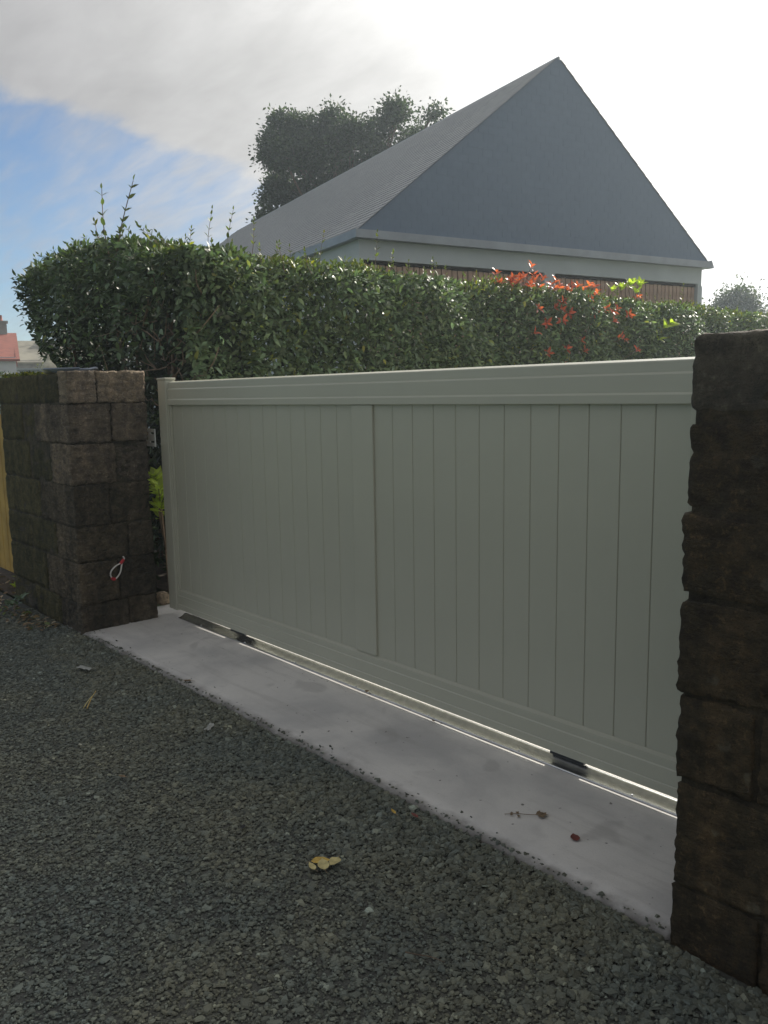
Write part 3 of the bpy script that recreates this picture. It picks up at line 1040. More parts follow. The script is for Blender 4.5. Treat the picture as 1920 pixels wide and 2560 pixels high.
def leaves_mesh(name, pos, dirs, norms, size, colors, simple_leaf=False):
    Fm = frames(dirs, norms)
    base = DIA_V if simple_leaf else LEAF_V
    V = np.einsum('nij,kj->nki', Fm, base) * size[:, None, None] + pos[:, None, :]
    k = len(base)
    off = np.arange(len(pos))[:, None, None] * k
    C = np.repeat(colors, k, axis=0)
    if simple_leaf:
        fl_ = [(DIA_T[None] + off).reshape(-1, 3)]
    else:
        fl_ = [(LEAF_T[None] + off).reshape(-1, 3), (LEAF_Q[None] + off).reshape(-1, 4)]
    return big_mesh(name, V.reshape(-1, 3), fl_, C, True)


def green(n, base=(0.055, 0.095, 0.045), var=0.35, yellow=0.0):
    g = np.exp(rng.normal(0, var, n))[:, None]
    h = rng.uniform(0, 1, n)[:, None]
    c = np.array(base)[None] * g * (1 + h * np.array([[0.3, 0.1, -0.05]]))
    if yellow > 0:
        y = rng.uniform(0, 1, n) < yellow
        c[y] = c[y] * np.array([2.2, 1.7, 0.8])
    return np.clip(c, 0.004, 0.6)


def single_leaf(name='leaf'):
    me = mesh(name, LEAF_V, [tuple(f) for f in LEAF_T] + [tuple(f) for f in LEAF_Q], True)
    return me


def place_leaf(me, parent, pos, dr, nr, size, name='leaf'):
    Fm = frames(np.array([dr], float), np.array([nr], float))[0]
    o = link(name, me, None, parent)
    o.matrix_basis = Matrix.Translation(Vector(pos)) @ Matrix(Fm.tolist()).to_4x4() @ Matrix.Scale(size, 4)
    return o


def wob(a, b):
    return 0.06 * np.sin(a * 2.3 + 1.1) + 0.05 * np.sin(a * 5.1 + b * 3.7) + 0.04 * np.sin(b * 6.3 + a * 1.3 + 2.0)


hole = lambda x, y, z: (x > -1.4) & (x < 0.1) & (y < 1.6) & (z > 0.70) & (z < 1.06)

# --- hedge along the drive: its long face looks towards +X
hb_ = empty('drive_hedge', (-0.75, 7.0, 0), 0, 'long clipped green hedge running along the drive behind the gate', 'hedge', 'hedges behind the wall and gate')
hb_.location = (0, 0, 0)


def hedge_face(n, x_face, y0, y1, z0, z1, dens_pow=1.0):
    y = y0 + (y1 - y0) * rng.uniform(0, 1, n) ** dens_pow
    z = z0 + (z1 - z0) * rng.uniform(0, 1, n)
    dep = rng.exponential(0.07, n)
    # round the top corner
    rnd = np.clip((z - (z1 - 0.22)) / 0.22, 0, 1) ** 2 * 0.14
    x = x_face - dep - rnd + wob(y, z) + rng.normal(0, 0.018, n)
    return np.stack([x, y, z], 1), dep


ZT = 2.81
parts_p, parts_d, parts_n, parts_s, parts_c = [], [], [], [], []


def push(p, dd, nn, s, c):
    parts_p.append(p); parts_d.append(dd); parts_n.append(nn); parts_s.append(s); parts_c.append(c)


def flush(name, parent, mat):
    global parts_p, parts_d, parts_n, parts_s, parts_c
    p, dd, nn, s, c = (np.concatenate(q) for q in (parts_p, parts_d, parts_n, parts_s, parts_c))
    keep = ~hole(p[:, 0], p[:, 1], p[:, 2])
    keep &= p[:, 0] > -4.35 + 0.85 * np.clip((2.75 - p[:, 2]) / 0.75, 0, 1) + 0.10 * np.sin(p[:, 2] * 9.0)
    o = link(name, leaves_mesh(name, p[keep], dd[keep], nn[keep], s[keep], c[keep]), mat, parent)
    o['kind'] = 'stuff'
    parts_p, parts_d, parts_n, parts_s, parts_c = [], [], [], [], []
    return o


def rnd3(n, s=1.0):
    return rng.normal(0, s, (n, 3))


for (n, z0, z1, y0, y1) in ((32000, 1.55, ZT, 0.42, 8.0), (13000, 1.7, ZT, 8.0, 14.5), (9000, 0.0, 1.6, 0.42, 14.0)):
    p, dep = hedge_face(n, -0.30, y0, y1, z0, z1)
    dd = np.array([[0.55, -0.1, -0.15]]) + rnd3(n, 0.75)
    nn = np.array([[0.95, -0.35, 0.85]]) + rnd3(n, 0.45)
    push(p, dd, nn, rng.uniform(0.05, 0.092, n), green(n, (0.098, 0.150, 0.085), 0.42, 0.02))
# top
n = 17000
y = rng.uniform(0.42, 14.5, n)
x = rng.uniform(-1.25, -0.36, n)
z = ZT - rng.exponential(0.06, n) + 0.5 * wob(y * 1.3, x) + rng.normal(0, 0.02, n) - 0.10 * np.clip((x + 0.55) / 0.25, 0, 1) ** 2
dd = np.array([[0.1, 0, 0.8]]) + rnd3(n, 0.7)
nn = np.array([[0.2, -0.2, 0.9]]) + rnd3(n, 0.6)
push(np.stack([x, y, z], 1), dd, nn, rng.uniform(0.04, 0.075, n), green(n, (0.105, 0.15, 0.045), 0.38, 0.12))
# inner mass
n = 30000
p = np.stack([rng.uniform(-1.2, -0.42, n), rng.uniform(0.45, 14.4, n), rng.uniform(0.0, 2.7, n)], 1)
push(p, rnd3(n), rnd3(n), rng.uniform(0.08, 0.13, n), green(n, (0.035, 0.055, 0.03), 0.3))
# back side
n = 6000
p = np.stack([-1.28 + wob(p[:n, 1], p[:n, 2]), rng.uniform(0.42, 14.4, n), rng.uniform(0.1, ZT, n)], 1)
push(p, np.array([[-0.6, 0, 0]]) + rnd3(n, 0.7), np.array([[-0.7, 0, 0.7]]) + rnd3(n, 0.5), rng.uniform(0.05, 0.085, n), green(n, (0.05, 0.085, 0.042), 0.38))
# sprigs standing above the clipped top
sprigs = MB()
sp_p, sp_d, sp_n, sp_s = [], [], [], []


def sprig(root, tip, nl, ls, mbt, lists, rad=0.0035):
    root, tip = Vector(root), Vector(tip)
    mid = (root + tip) / 2 + Vector((rs.uniform(-0.03, 0.03), rs.uniform(-0.03, 0.03), 0.0))
    path = smooth_path([root, mid, tip], 4)
    mbt.tube(path, [rad * (1 - 0.6 * i / (len(path) - 1)) for i in range(len(path))], 5)
    ax = (tip - root).normalized()
    for i in range(nl):
        t = 0.2 + 0.8 * (i + 0.5) / nl
        p = path[min(len(path) - 1, int(t * (len(path) - 1) + 0.5))]
        for s_ in (0, 1):
            a = rs.uniform(0, 6.28) if s_ == 0 else a + math.pi
            side = Vector((math.cos(a), math.sin(a), 0))
            dv = side * 0.75 + ax * rs.uniform(0.4, 1.1)
            nv = ax * 0.9 - side * 0.4 + Vector((rs.uniform(-.3, .3), rs.uniform(-.3, .3), 0))
            lists[0].append(tuple(p)); lists[1].append(tuple(dv)); lists[2].append(tuple(nv)); lists[3].append(ls * rs.uniform(0.7, 1.15) * (1.1 - 0.4 * t))
    lists[0].append(tuple(tip)); lists[1].append(tuple(ax)); lists[2].append((0.3, -0.5, 0.3)); lists[3].append(ls * 0.6)


L4 = (sp_p, sp_d, sp_n, sp_s)
for i in range(90):
    y = rs.uniform(0.4, 13.0)
    x = rs.uniform(-0.75, -0.34)
    h = rs.uniform(0.03, 0.13)
    sprig((x, y, ZT - 0.12), (x + rs.uniform(-.05, .05), y + rs.uniform(-.05, .05), ZT + h), rs.randint(2, 4), 0.055, sprigs, L4)
for (y, h) in ((0.55, 0.16), (1.4, 0.14), (0.75, 0.34), (0.95, 0.36), (1.15, 0.30), (1.9, 0.28), (2.55, 0.36), (2.75, 0.2), (3.3, 0.18), (8.4, 0.3)):
    sprig((-0.5, y, ZT - 0.1), (-0.47, y + 0.04, ZT + h), 5, 0.062, sprigs, L4)
n = len(sp_p)
push(np.array(sp_p), np.array(sp_d), np.array(sp_n), np.array(sp_s), green(n, (0.10, 0.14, 0.04), 0.3, 0.1))
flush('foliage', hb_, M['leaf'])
sprigs.build('sprig_stems', M['twig'], hb_)['kind'] = 'stuff'
# stems of the hedge
mb = MB()
for i in range(26):
    y = 0.6 + i * 0.54 + rs.uniform(-0.12, 0.12)
    b0 = Vector((-0.82 + rs.uniform(-0.06, 0.06), y, -0.02))
    mb.tube(smooth_path([b0, b0 + Vector((rs.uniform(-.1, .1), rs.uniform(-.1, .1), 0.9)), b0 + Vector((rs.uniform(-.12, .12), rs.uniform(-.2, .2), 2.3))], 4), [0.035 - 0.003 * k for k in range(9)], 6)
    for q in range(3):
        z = rs.uniform(0.5, 1.9)
        e = Vector((rs.choice((-0.25, 0.20)), rs.uniform(-0.3, 0.3), rs.uniform(0.3, 0.6)))
        mb.tube([b0 + Vector((0, 0, z)), b0 + Vector((0, 0, z)) + e * 0.6 + Vector((0, 0, -0.05)), b0 + Vector((0, 0, z)) + e], [0.016, 0.011, 0.005], 5)
mb.build('branches', M['bark'], hb_)['kind'] = 'stuff'
# the largest leaves as single pieces
lm_ = single_leaf('leaf')
lm_.materials.append(M['leaf_single'])
for i in range(300):
    y = 0.45 + 2.6 * rs.random() ** 1.2
    z = rs.uniform(1.72, ZT - 0.05)
    x = -0.30 + float(wob(np.array(y), np.array(z))) + rs.uniform(-0.01, 0.03) - (max(0, (z - (ZT - 0.22)) / 0.22) ** 2) * 0.14
    place_leaf(lm_, hb_, (x, y, z), (0.55 + rs.gauss(0, 0.5), rs.gauss(-0.1, 0.7), rs.gauss(-0.25, 0.7)), (0.8 + rs.gauss(0, .4), rs.gauss(-0.25, .4), 0.8 + rs.gauss(0, .4)), rs.uniform(0.062, 0.098))

# --- hedge behind the stone wall, thinner and darker, bare inside
ha_ = empty('wall_hedge', (0, 0, 0), 0, 'dark ragged hedge with bare twigs and holes behind the stone wall', 'hedge', 'hedges behind the wall and gate')
XL, XR = -4.05, -0.30
ZA2 = 3.04


def ztop(x):
    t = np.clip((-0.45 - x) / 1.2, 0, 1)
    return ZA2 - 0.24 * (1 - t * t * (3 - 2 * t)) - 0.10 * np.clip((XL + 0.25 - x) / 0.25, 0, 1) ** 2



def shrink(x):
    # rounded left end
    return np.clip((x - XL) / 0.5, 0, 1)


n = 12000
x = rng.uniform(XL, XR + 0.1, n)
z = rng.uniform(0.35, ZA2, n)
z = np.where(z > ztop(x), ztop(x) - rng.uniform(0, 0.5, n), z)
y = 0.36 + rng.exponential(0.10, n) + wob(x * 1.4, z)
thin = rng.uniform(0, 1, n) < np.clip((z - 1.9) / 0.7, 0.10, 1.0)
# bare patch near the inner corner
bare = (x > -1.25) & (x < -0.38) & (z < 2.45) & (rng.uniform(0, 1, n) < 0.8)
k = thin & ~bare
n = int(k.sum())
push(np.stack([x, y, z], 1)[k], np.array([[0, -0.6, -0.25]]) + rnd3(n, 0.75), np.array([[0.1, -0.65, 0.7]]) + rnd3(n, 0.6), rng.uniform(0.055, 0.092, n), green(n, (0.066, 0.103, 0.064), 0.40, 0.012))
# top
n = 5200
x = rng.uniform(XL + 0.05, XR - 0.05, n)
y = rng.uniform(0.42, 1.05, n)
z = ztop(x) - rng.exponential(0.08, n) + wob(x, y) * 0.45
push(np.stack([x, y, z], 1), np.array([[0, -0.15, 0.75]]) + rnd3(n, 0.7), np.array([[0.1, -0.4, 0.8]]) + rnd3(n, 0.6), rng.uniform(0.05, 0.095, n), green(n, (0.072, 0.115, 0.055), 0.35, 0.04))
# left end and inner mass, denser at the top
n = 3800
z = rng.uniform(0.3, 3.0, n)
x = XL + 0.05 + rng.exponential(0.10, n) + 0.6 * np.clip((2.75 - z) / 0.75, 0, 1)
y = rng.uniform(0.38, 1.0, n)
x += wob(z * 1.4, y)
push(np.stack([x, y, z], 1), np.array([[-0.7, -0.2, 0.0]]) + rnd3(n, 0.7), np.array([[-0.5, -0.3, 0.7]]) + rnd3(n, 0.6), rng.uniform(0.05, 0.095, n), green(n, (0.045, 0.075, 0.05), 0.38))
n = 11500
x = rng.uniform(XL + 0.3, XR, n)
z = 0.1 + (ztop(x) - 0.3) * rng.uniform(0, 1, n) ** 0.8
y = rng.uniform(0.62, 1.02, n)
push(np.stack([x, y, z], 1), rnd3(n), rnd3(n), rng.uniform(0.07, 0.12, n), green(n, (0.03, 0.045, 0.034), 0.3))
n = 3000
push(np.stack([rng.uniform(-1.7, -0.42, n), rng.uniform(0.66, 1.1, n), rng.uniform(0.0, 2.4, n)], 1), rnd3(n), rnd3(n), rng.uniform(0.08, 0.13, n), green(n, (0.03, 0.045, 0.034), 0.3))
n = 3600
x = rng.uniform(XL + 0.1, -1.2, n)
z = rng.uniform(0.0, 1.0, n) * (ztop(x) - 0.1)
push(np.stack([x, 1.06 - rng.exponential(0.06, n), z], 1), np.array([[0, 0.6, 0]]) + rnd3(n, 0.7), np.array([[0, 0.7, 0.7]]) + rnd3(n, 0.5), rng.uniform(0.06, 0.10, n), green(n, (0.04, 0.07, 0.035), 0.35))
sprigs = MB()
sp_p, sp_d, sp_n, sp_s = [], [], [], []
L4 = (sp_p, sp_d, sp_n, sp_s)
sprig((-1.72, 0.45, 2.85), (-1.78, 0.44, 3.50), 6, 0.10, sprigs, L4, 0.007)
sprig((-1.78, 0.45, 2.85), (-1.98, 0.44, 3.25), 3, 0.09, sprigs, L4, 0.006)
sprig((-1.62, 0.45, 2.85), (-1.10, 0.42, 3.44), 6, 0.10, sprigs, L4, 0.007)
for i in range(34):
    x = rs.uniform(-3.8, -0.4)
    h = rs.uniform(0.03, 0.15)
    zz = float(ztop(np.array(x)))
    sprig((x, rs.uniform(0.42, 0.9), zz - 0.12), (x + rs.uniform(-.06, .06), 0.5, zz + h), rs.randint(2, 4), 0.075, sprigs, L4)
for i in range(14):
    z = rs.uniform(1.9, 2.6)
    sprig((XL + 0.2 + 0.5 * min(1, (2.75 - z) / 0.75), 0.6, z), (XL + 0.5 * min(1, (2.75 - z) / 0.75) - rs.uniform(0.02, 0.2), 0.5, z + rs.uniform(-0.05, 0.12)), 3, 0.08, sprigs, L4)
n = len(sp_p)
push(np.array(sp_p), np.array(sp_d), np.array(sp_n), np.array(sp_s), green(n, (0.08, 0.115, 0.045), 0.3, 0.04))
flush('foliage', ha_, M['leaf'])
sprigs.build('sprig_stems', M['twig'], ha_)['kind'] = 'stuff'
mb = MB()
for i in range(9):
    x = -3.2 + i * 0.29 + rs.uniform(-0.08, 0.08)
    b0 = Vector((x, 0.75 + rs.uniform(-0.1, 0.1), -0.02))
    mb.tube(smooth_path([b0, b0 + Vector((rs.uniform(-.15, .15), rs.uniform(-.1, .05), 1.0)), b0 + Vector((rs.uniform(-.3, .3), rs.uniform(-.2, .1), 2.4))], 4), [0.04 - 0.0035 * k for k in range(9)], 6)
mb.build('branches', M['bark'], ha_)['kind'] = 'stuff'
mb = MB()
for i in range(60):
    x = rs.uniform(-1.5, -0.35) if i < 42 else rs.uniform(-3.0, -1.4)
    z = rs.uniform(1.6, 2.5)
    p0 = Vector((x, rs.uniform(0.42, 0.62), z))
    dv = Vector((rs.uniform(-1, 1), rs.uniform(-0.35, 0.1), rs.uniform(-0.5, 0.8)))
    pts = [p0]
    for q in range(3):
        pts.append(pts[-1] + dv * rs.uniform(0.08, 0.16))
        dv = dv + Vector((rs.uniform(-.6, .6), rs.uniform(-.2, .2), rs.uniform(-.4, .6)))
    mb.tube(smooth_path(pts, 3), [0.008 - 0.00055 * k for k in range(10)], 5)
mb.build('twigs', M['twig'], ha_)['kind'] = 'stuff'
for i in range(160):
    x = XL + 0.9 + 2.7 * rs.random()
    z = 2.0 + 0.95 * rs.random() ** 0.8
    place_leaf(lm_, ha_, (x, 0.36 + float(wob(np.array(x * 1.4), np.array(z))) - 0.02, min(z, float(ztop(np.array(x))) - 0.03)), (rs.gauss(0, .7), -0.55 + rs.gauss(0, .4), rs.gauss(-0.25, .7)), (rs.gauss(0.2, .4), -0.7 + rs.gauss(0, .4), 0.8 + rs.gauss(0, .4)), rs.uniform(0.065, 0.105))

# --- red shoots (photinia) in the drive hedge
ph = empty('red_leaved_shrub', (0, 0, 0), 0, 'shrub with red young leaves growing through the hedge top', 'shrub')
red_me = single_leaf('red_leaf_blade')
red_me.materials.append(M['red_leaf'])
stems = MB()
cnt = 0


def whorl(c, k, size, up=(0.35, -0.15, 0.9), spread=0.9, me=None, parent=None):
    upv = Vector(up).normalized()
    a0 = rs.uniform(0, 6.28)
    t1 = upv.orthogonal().normalized()
    t2 = upv.cross(t1)
    for i in range(k):
        a = a0 + i * 2.4
        side = t1 * math.cos(a) + t2 * math.sin(a)
        dv = side * spread + upv * rs.uniform(0.25, 0.9)
        nv = upv * 0.9 - side * 0.35
        place_leaf(me, parent, tuple(Vector(c) + upv * rs.uniform(-0.02, 0.03)), tuple(dv), tuple(nv), size * rs.uniform(0.75, 1.2))


tops = [(4.85, 3.04), (4.95, 2.97), (4.8, 2.92), (7.0, 2.82), (6.4, 2.74)]
tops += [(4.2 + 1.9 * rs.random(), 2.80 + 0.11 * rs.random()) for i in range(30)]
for (y, z) in tops:
    c = (-0.38 + rs.uniform(-0.08, 0.06), y, z)
    stems.tube([(-0.5, y, z - 0.3), (-0.45, y, z - 0.12), c], [0.006, 0.005, 0.003], 5)
    whorl(c, 5, 0.088, up=(0.4 + rs.uniform(-.4, .4), rs.uniform(-.5, .3), 0.8), me=red_me, parent=ph)
faces_ = [(5.1 + 1.5 * rs.random(), 2.05 + 0.65 * rs.random()) for i in range(9)] + [(5.2, 2.62), (5.45, 2.5), (5.7, 2.66), (5.95, 2.55), (6.15, 2.62), (6.35, 2.5), (4.85, 2.6), (5.05, 2.42), (6.0, 2.35), (6.45, 2.3), (5.6, 2.25), (4.95, 2.1), (5.75, 2.1), (6.9, 2.15), (6.6, 2.55), (4.7, 2.3), (5.3, 1.95)]
for (y, z) in faces_:
    c = (-0.26 + rs.uniform(-0.03, 0.03), y + rs.uniform(-.08, .08), z + rs.uniform(-.05, .05))
    stems.tube([(-0.6, y, z - 0.2), (-0.4, y, z - 0.08), c], [0.006, 0.005, 0.003], 5)
    whorl(c, 5, 0.085, up=(0.85, rs.uniform(-.6, .3), rs.uniform(0, .7)), me=red_me, parent=ph)
stems.build('stems', M['twig'], ph)['kind'] = 'stuff'
# --- lime green shoots
lg = empty('lime_leaved_shrub', (0, 0, 0), 0, 'bright lime green leafy shoots rising from the hedge beside red leaves', 'shrub')
lime_me = single_leaf('lime_leaf_blade')
lime_me.materials.append(M['lime_leaf'])
stems = MB()
for (y, z, k) in ((6.75, 2.92, 8), (6.95, 2.97, 9), (7.2, 3.0, 10), (7.1, 2.9, 8), (6.55, 2.88, 5)):
    c = (-0.42, y, z)
    stems.tube([(-0.5, y, z - 0.3), (-0.45, y, z - 0.12), c], [0.006, 0.005, 0.003], 5)
    whorl(c, k, 0.13, spread=0.6, me=lime_me, parent=lg)
for (y, z) in ((7.55, 2.45), (7.4, 2.3), (7.7, 2.5)):
    c = (-0.26, y, z)
    stems.tube([(-0.6, y, z - 0.2), (-0.4, y, z - 0.08), c], [0.006, 0.005, 0.003], 5)
    whorl(c, 6, 0.14, up=(0.7, -0.1, 0.7), spread=0.7, me=lime_me, parent=lg)
stems.build('stems', M['twig'], lg)['kind'] = 'stuff'
# --- bush low between wall and post, bright lime leaf colour stands in for sunlight
yb_ = empty('yellow_green_bush', (0, 0, 0), 0, 'yellow-green bush between stone wall and gate post, sunlight put into its leaf colour', 'shrub')
stems = MB()
for i in range(13):
    t = rs.random()
    c = (-0.28 - 0.42 * t, 0.10 + 0.20 * t + rs.uniform(-0.05, 0.05), rs.uniform(0.66, 1.02))
    stems.tube([(-0.45, 0.22, 0.0), (-0.46, 0.21, 0.4), c], [0.008, 0.006, 0.003], 5)
    whorl(c, 7, 0.10, spread=0.9, me=lime_me, parent=yb_)
stems.build('stems', M['twig'], yb_)['kind'] = 'stuff'

# ------------------------------------------------------------------ trees


def tree(name, label, base, height, lobes, clumps, per, leaf, col, seed, trunk_r=0.3, clump_r=0.42, group=None):
    r_ = random.Random(seed)
    t = empty(name, base, 0, label, 'tree', group)
    mb = MB()
    h0 = height * 0.45
    mb.tube(smooth_path([(0, 0, -0.1), (0.06, 0.05, h0 * 0.5), (0.0, 0.1, h0)], 4), [trunk_r * (1 - 0.05 * k) for k in range(9)], 10)
    for (lx, ly, lz, rx, rz) in lobes:
        top = Vector((lx, ly, lz))
        mid = Vector((lx * 0.4, ly * 0.4, (h0 + lz) / 2 - 0.4))
        mb.tube(smooth_path([(0, 0.1, h0 * 0.85), mid, top], 4), [trunk_r * (0.55 if len(lobes) < 6 else 0.22) * (1 - 0.1 * k) for k in range(9)], 7)
        for q in range(7 if len(lobes) < 6 else 3):
            dv = Vector((r_.gauss(0, 1), r_.gauss(0, 1), r_.gauss(0.2, 0.7))).normalized()
            e = Vector((lx + dv.x * rx * 0.9, ly + dv.y * rx * 0.9, lz + dv.z * rz * 0.9))
            mb.tube([mid.lerp(top, r_.uniform(0.3, 1)), (mid.lerp(top, 0.7) + e) / 2 + Vector((0, 0, 0.15)), e], [trunk_r * 0.1, trunk_r * 0.07, trunk_r * 0.03], 5)
    mb.build('trunk', M['bark'], t)
    rg = np.random.default_rng(seed)
    P_, D_, N_ = [], [], []
    vol = np.array([l[3] ** 2 * l[4] for l in lobes])
    vol = vol / vol.sum()
    for ci in range(clumps):
        l = lobes[ci % len(lobes)] if ci < 5 * len(lobes) else lobes[rg.choice(len(lobes), p=vol)]
        dv = rg.normal(0, 1, 3)
        dv /= np.linalg.norm(dv)
        rr = rg.uniform(0.45, 1.05) ** 0.6
        c = np.array([l[0] + dv[0] * l[3] * rr, l[1] + dv[1] * l[3] * rr, l[2] + dv[2] * l[4] * rr])
        k = int(per * rg.uniform(0.5, 1.4))
        cr = clump_r * rg.uniform(0.6, 1.25)
        o = rg.normal(0, 1, (k, 3)) * cr * np.array([1, 1, 0.75])
        P_.append(c + o)
        D_.append(o / cr * 0.5 + rg.normal(0, 0.8, (k, 3)))
        N_.append(np.array([[0, 0, 0.8]]) + rg.normal(0, 0.7, (k, 3)))
    P_, D_, N_ = np.concatenate(P_), np.concatenate(D_), np.concatenate(N_)
    n = len(P_)
    o = link('crown', leaves_mesh('crown', P_, D_, N_, rg.uniform(0.7, 1.3, n) * leaf, green(n, col, 0.3), True), M['tree_leaf'], t)
    return t


TB = Vector((-17.3, 16.3, 0.0))
# crown masses: offset across the crown (m), height (m), radius (m)
r5 = random.Random(12)
crown = [(-2.1, 10.6, .55), (-1.3, 10.85, .50), (-0.35, 10.85, .55), (0.15, 10.35, .42), (-2.2, 9.7, .55), (-1.4, 9.8, .60), (-0.5, 9.7, .60), (-2.4, 8.75, .50), (-1.6, 8.6, .65), (-0.5, 8.6, .65),
         (-2.6, 7.9, .42), (-1.85, 7.7, .60), (0.75, 9.9, .38), (1.05, 10.55, .45), (1.7, 10.85, .48), (2.35, 10.6, .42), (2.95, 10.95, .22), (1.4, 9.8, .55), (2.4, 9.75, .5), (0.3, 9.1, .62), (-2.85, 7.45, .32),
         (-0.8, 7.3, .85), (0.5, 7.6, .85), (1.6, 8.6, .7), (-2.0, 6.6, .7)]
lobes_ = []
for (u, z, r) in crown:
    u -= 0.15
    dpt = r5.uniform(-0.9, 0.9)
    lobes_.append((u * 0.648 - dpt * 0.76, u * 0.762 + dpt * 0.65, z, r * 1.05, r))
tree('oak_tree', 'large dark round-crowned tree rising behind the slate roof', TB, 11.0, lobes_, 860, 105, 0.13, (0.042, 0.066, 0.04), 21, 0.32, 0.19)
tree('small_tree', 'small distant tree right of the slate house above the hedge', (-11.4, 33.4, 0.0), 6.2,
     [(0, 0, 5.3, 0.65, 0.75), (0.25, 0.3, 4.7, 0.75, 0.7), (-0.3, -0.4, 4.9, 0.5, 0.6)],
     120, 90, 0.14, (0.05, 0.07, 0.035), 22, 0.12, 0.28, 'small trees beyond the hedge')
tree('small_tree', 'low treetop at the far right edge just above the hedge', (-9.3, 35.0, 0.0), 5.0,
     [(0, 0, 4.6, 0.9, 0.7), (0.6, 0.2, 4.2, 0.9, 0.6)], 70, 90, 0.14, (0.06, 0.075, 0.03), 23, 0.12, 0.28, 'small trees beyond the hedge')

# ------------------------------------------------------------------ far houses at the left
M['red_tile'] = simple('red_tile', (0.22, 0.07, 0.05), 0.85, 0.0, 0.15, 2.0)
M['grey_stone'] = simple('grey_stone', (0.26, 0.26, 0.25), 0.9, 0.0, 0.25, 2.0)
M['white_wall'] = simple('white_wall', (0.50, 0.51, 0.54), 0.9, 0.0, 0.05, 0.6)
M['old_roof'] = simple('old_roof', (0.20, 0.19, 0.15), 0.9, 0.0, 0.3, 0.8)
M['antenna'] = simple('antenna_metal', (0.35, 0.37, 0.4), 0.5, 0.5)
M['pane'] = simple('window_pane', (0.07, 0.08, 0.10), 0.1)


def gable_house(name, label, loc, rz, w, l, ze, za, wall, roofm, windows=()):
    """ridge along local X (length l); eaves face -Y"""
    h = empty(name, loc, rz, label, 'house', 'distant houses at the left')
    mb = MB()
    mb.box(-l / 2, l / 2, -w / 2, w / 2, 0, ze)
    mb.add([(-l / 2, -w / 2, ze), (-l / 2, w / 2, ze), (-l / 2, 0, za - 0.06), (l / 2, -w / 2, ze), (l / 2, w / 2, ze), (l / 2, 0, za - 0.06)], [(0, 2, 1), (3, 4, 5)])
    mb.build('wall', wall, h, False)
    mb = MB()
    e = 0.2
    mb.add([(-l / 2 - e, -w / 2 - e, ze - 0.12), (l / 2 + e, -w / 2 - e, ze - 0.12), (l / 2 + e, 0, za), (-l / 2 - e, 0, za), (-l / 2 - e, w / 2 + e, ze - 0.12), (l / 2 + e, w / 2 + e, ze - 0.12),
            (-l / 2 - e, -w / 2 - e, ze - 0.24), (l / 2 + e, -w / 2 - e, ze - 0.24), (l / 2 + e, 0, za - 0.12), (-l / 2 - e, 0, za - 0.12), (-l / 2 - e, w / 2 + e, ze - 0.24), (l / 2 + e, w / 2 + e, ze - 0.24)],
           [(0, 1, 2, 3), (3, 2, 5, 4), (6, 9, 8, 7), (9, 10, 11, 8), (0, 6, 7, 1), (4, 5, 11, 10), (0, 3, 9, 6), (3, 4, 10, 9), (1, 7, 8, 2), (2, 8, 11, 5)])
    rf = mb.build('roof', roofm, h, False)
    for (x, z, ww, hh) in windows:
        f = box('window', x - ww / 2, x + ww / 2, -w / 2 - 0.03, -w / 2 + 0.05, z - hh / 2, z + hh / 2, M['white_plate'], h)
        box('pane', x - ww / 2 + 0.06, x + ww / 2 - 0.06, -w / 2 - 0.034, -w / 2 - 0.031, z - hh / 2 + 0.06, z + hh / 2 - 0.06, M['pane'], f)
    return h, rf


def chimney(rf, x, y, z0, z1, s=0.45):
    c = box('chimney', x - s, x + s, y - s * 0.7, y + s * 0.7, z0, z1, M['grey_stone'], rf)
    box('chimney_cap', x - s - 0.08, x + s + 0.08, y - s * 0.7 - 0.08, y + s * 0.7 + 0.08, z1, z1 + 0.12, M['grey_stone'], c)
    mb = MB()
    mb.tube([(x, y, z1 + 0.1), (x, y, z1 + 0.45)], [0.14, 0.11], 8)
    mb.build('chimney_pot', M['red_tile'], c)
    return c


# facing the camera: local -Y towards it (view azimuth about 72 degrees left of +Y)
FA = R(73)
h1, rf1 = gable_house('red_roof_house', 'distant white house with red tiled roof and grey chimney at left edge', (-46.3, 9.45, 0), FA, 7.5, 8.6, 3.95, 5.5, M['white_wall'], M['red_tile'], ((2.9, 3.1, 0.5, 0.9), (0.5, 3.0, 0.8, 0.9)))
chimney(rf1, 3.7, 0.0, 5.0, 6.05, 0.32)
h2, rf2 = gable_house('stone_house', 'distant grey stone house with television aerial beside the hedge', (-56.0, 19.5, 0), FA, 7.0, 10.0, 4.3, 5.85, M['grey_stone'], M['old_roof'], ((-1.0, 3.2, 0.8, 1.0),))
chimney(rf2, 1.2, 0.0, 5.5, 6.45, 0.55)
mb = MB()
mb.tube([(0.35, 0, 5.8), (0.35, 0, 8.1)], 0.035, 5)
for z, a in ((8.0, 0.9), (7.4, 0.75)):
    mb.tube([(0.35 - a * 0.4, -0.2, z), (0.35 + a, 0.1, z)], 0.022, 5)
    for q in range(6):
        xx = 0.35 - a * 0.4 + a * 1.4 * q / 5
        mb.tube([(xx, -0.3, z - 0.02), (xx, 0.3, z + 0.02)], 0.012, 4)
mb.build('aerial', M['antenna'], rf2, False)
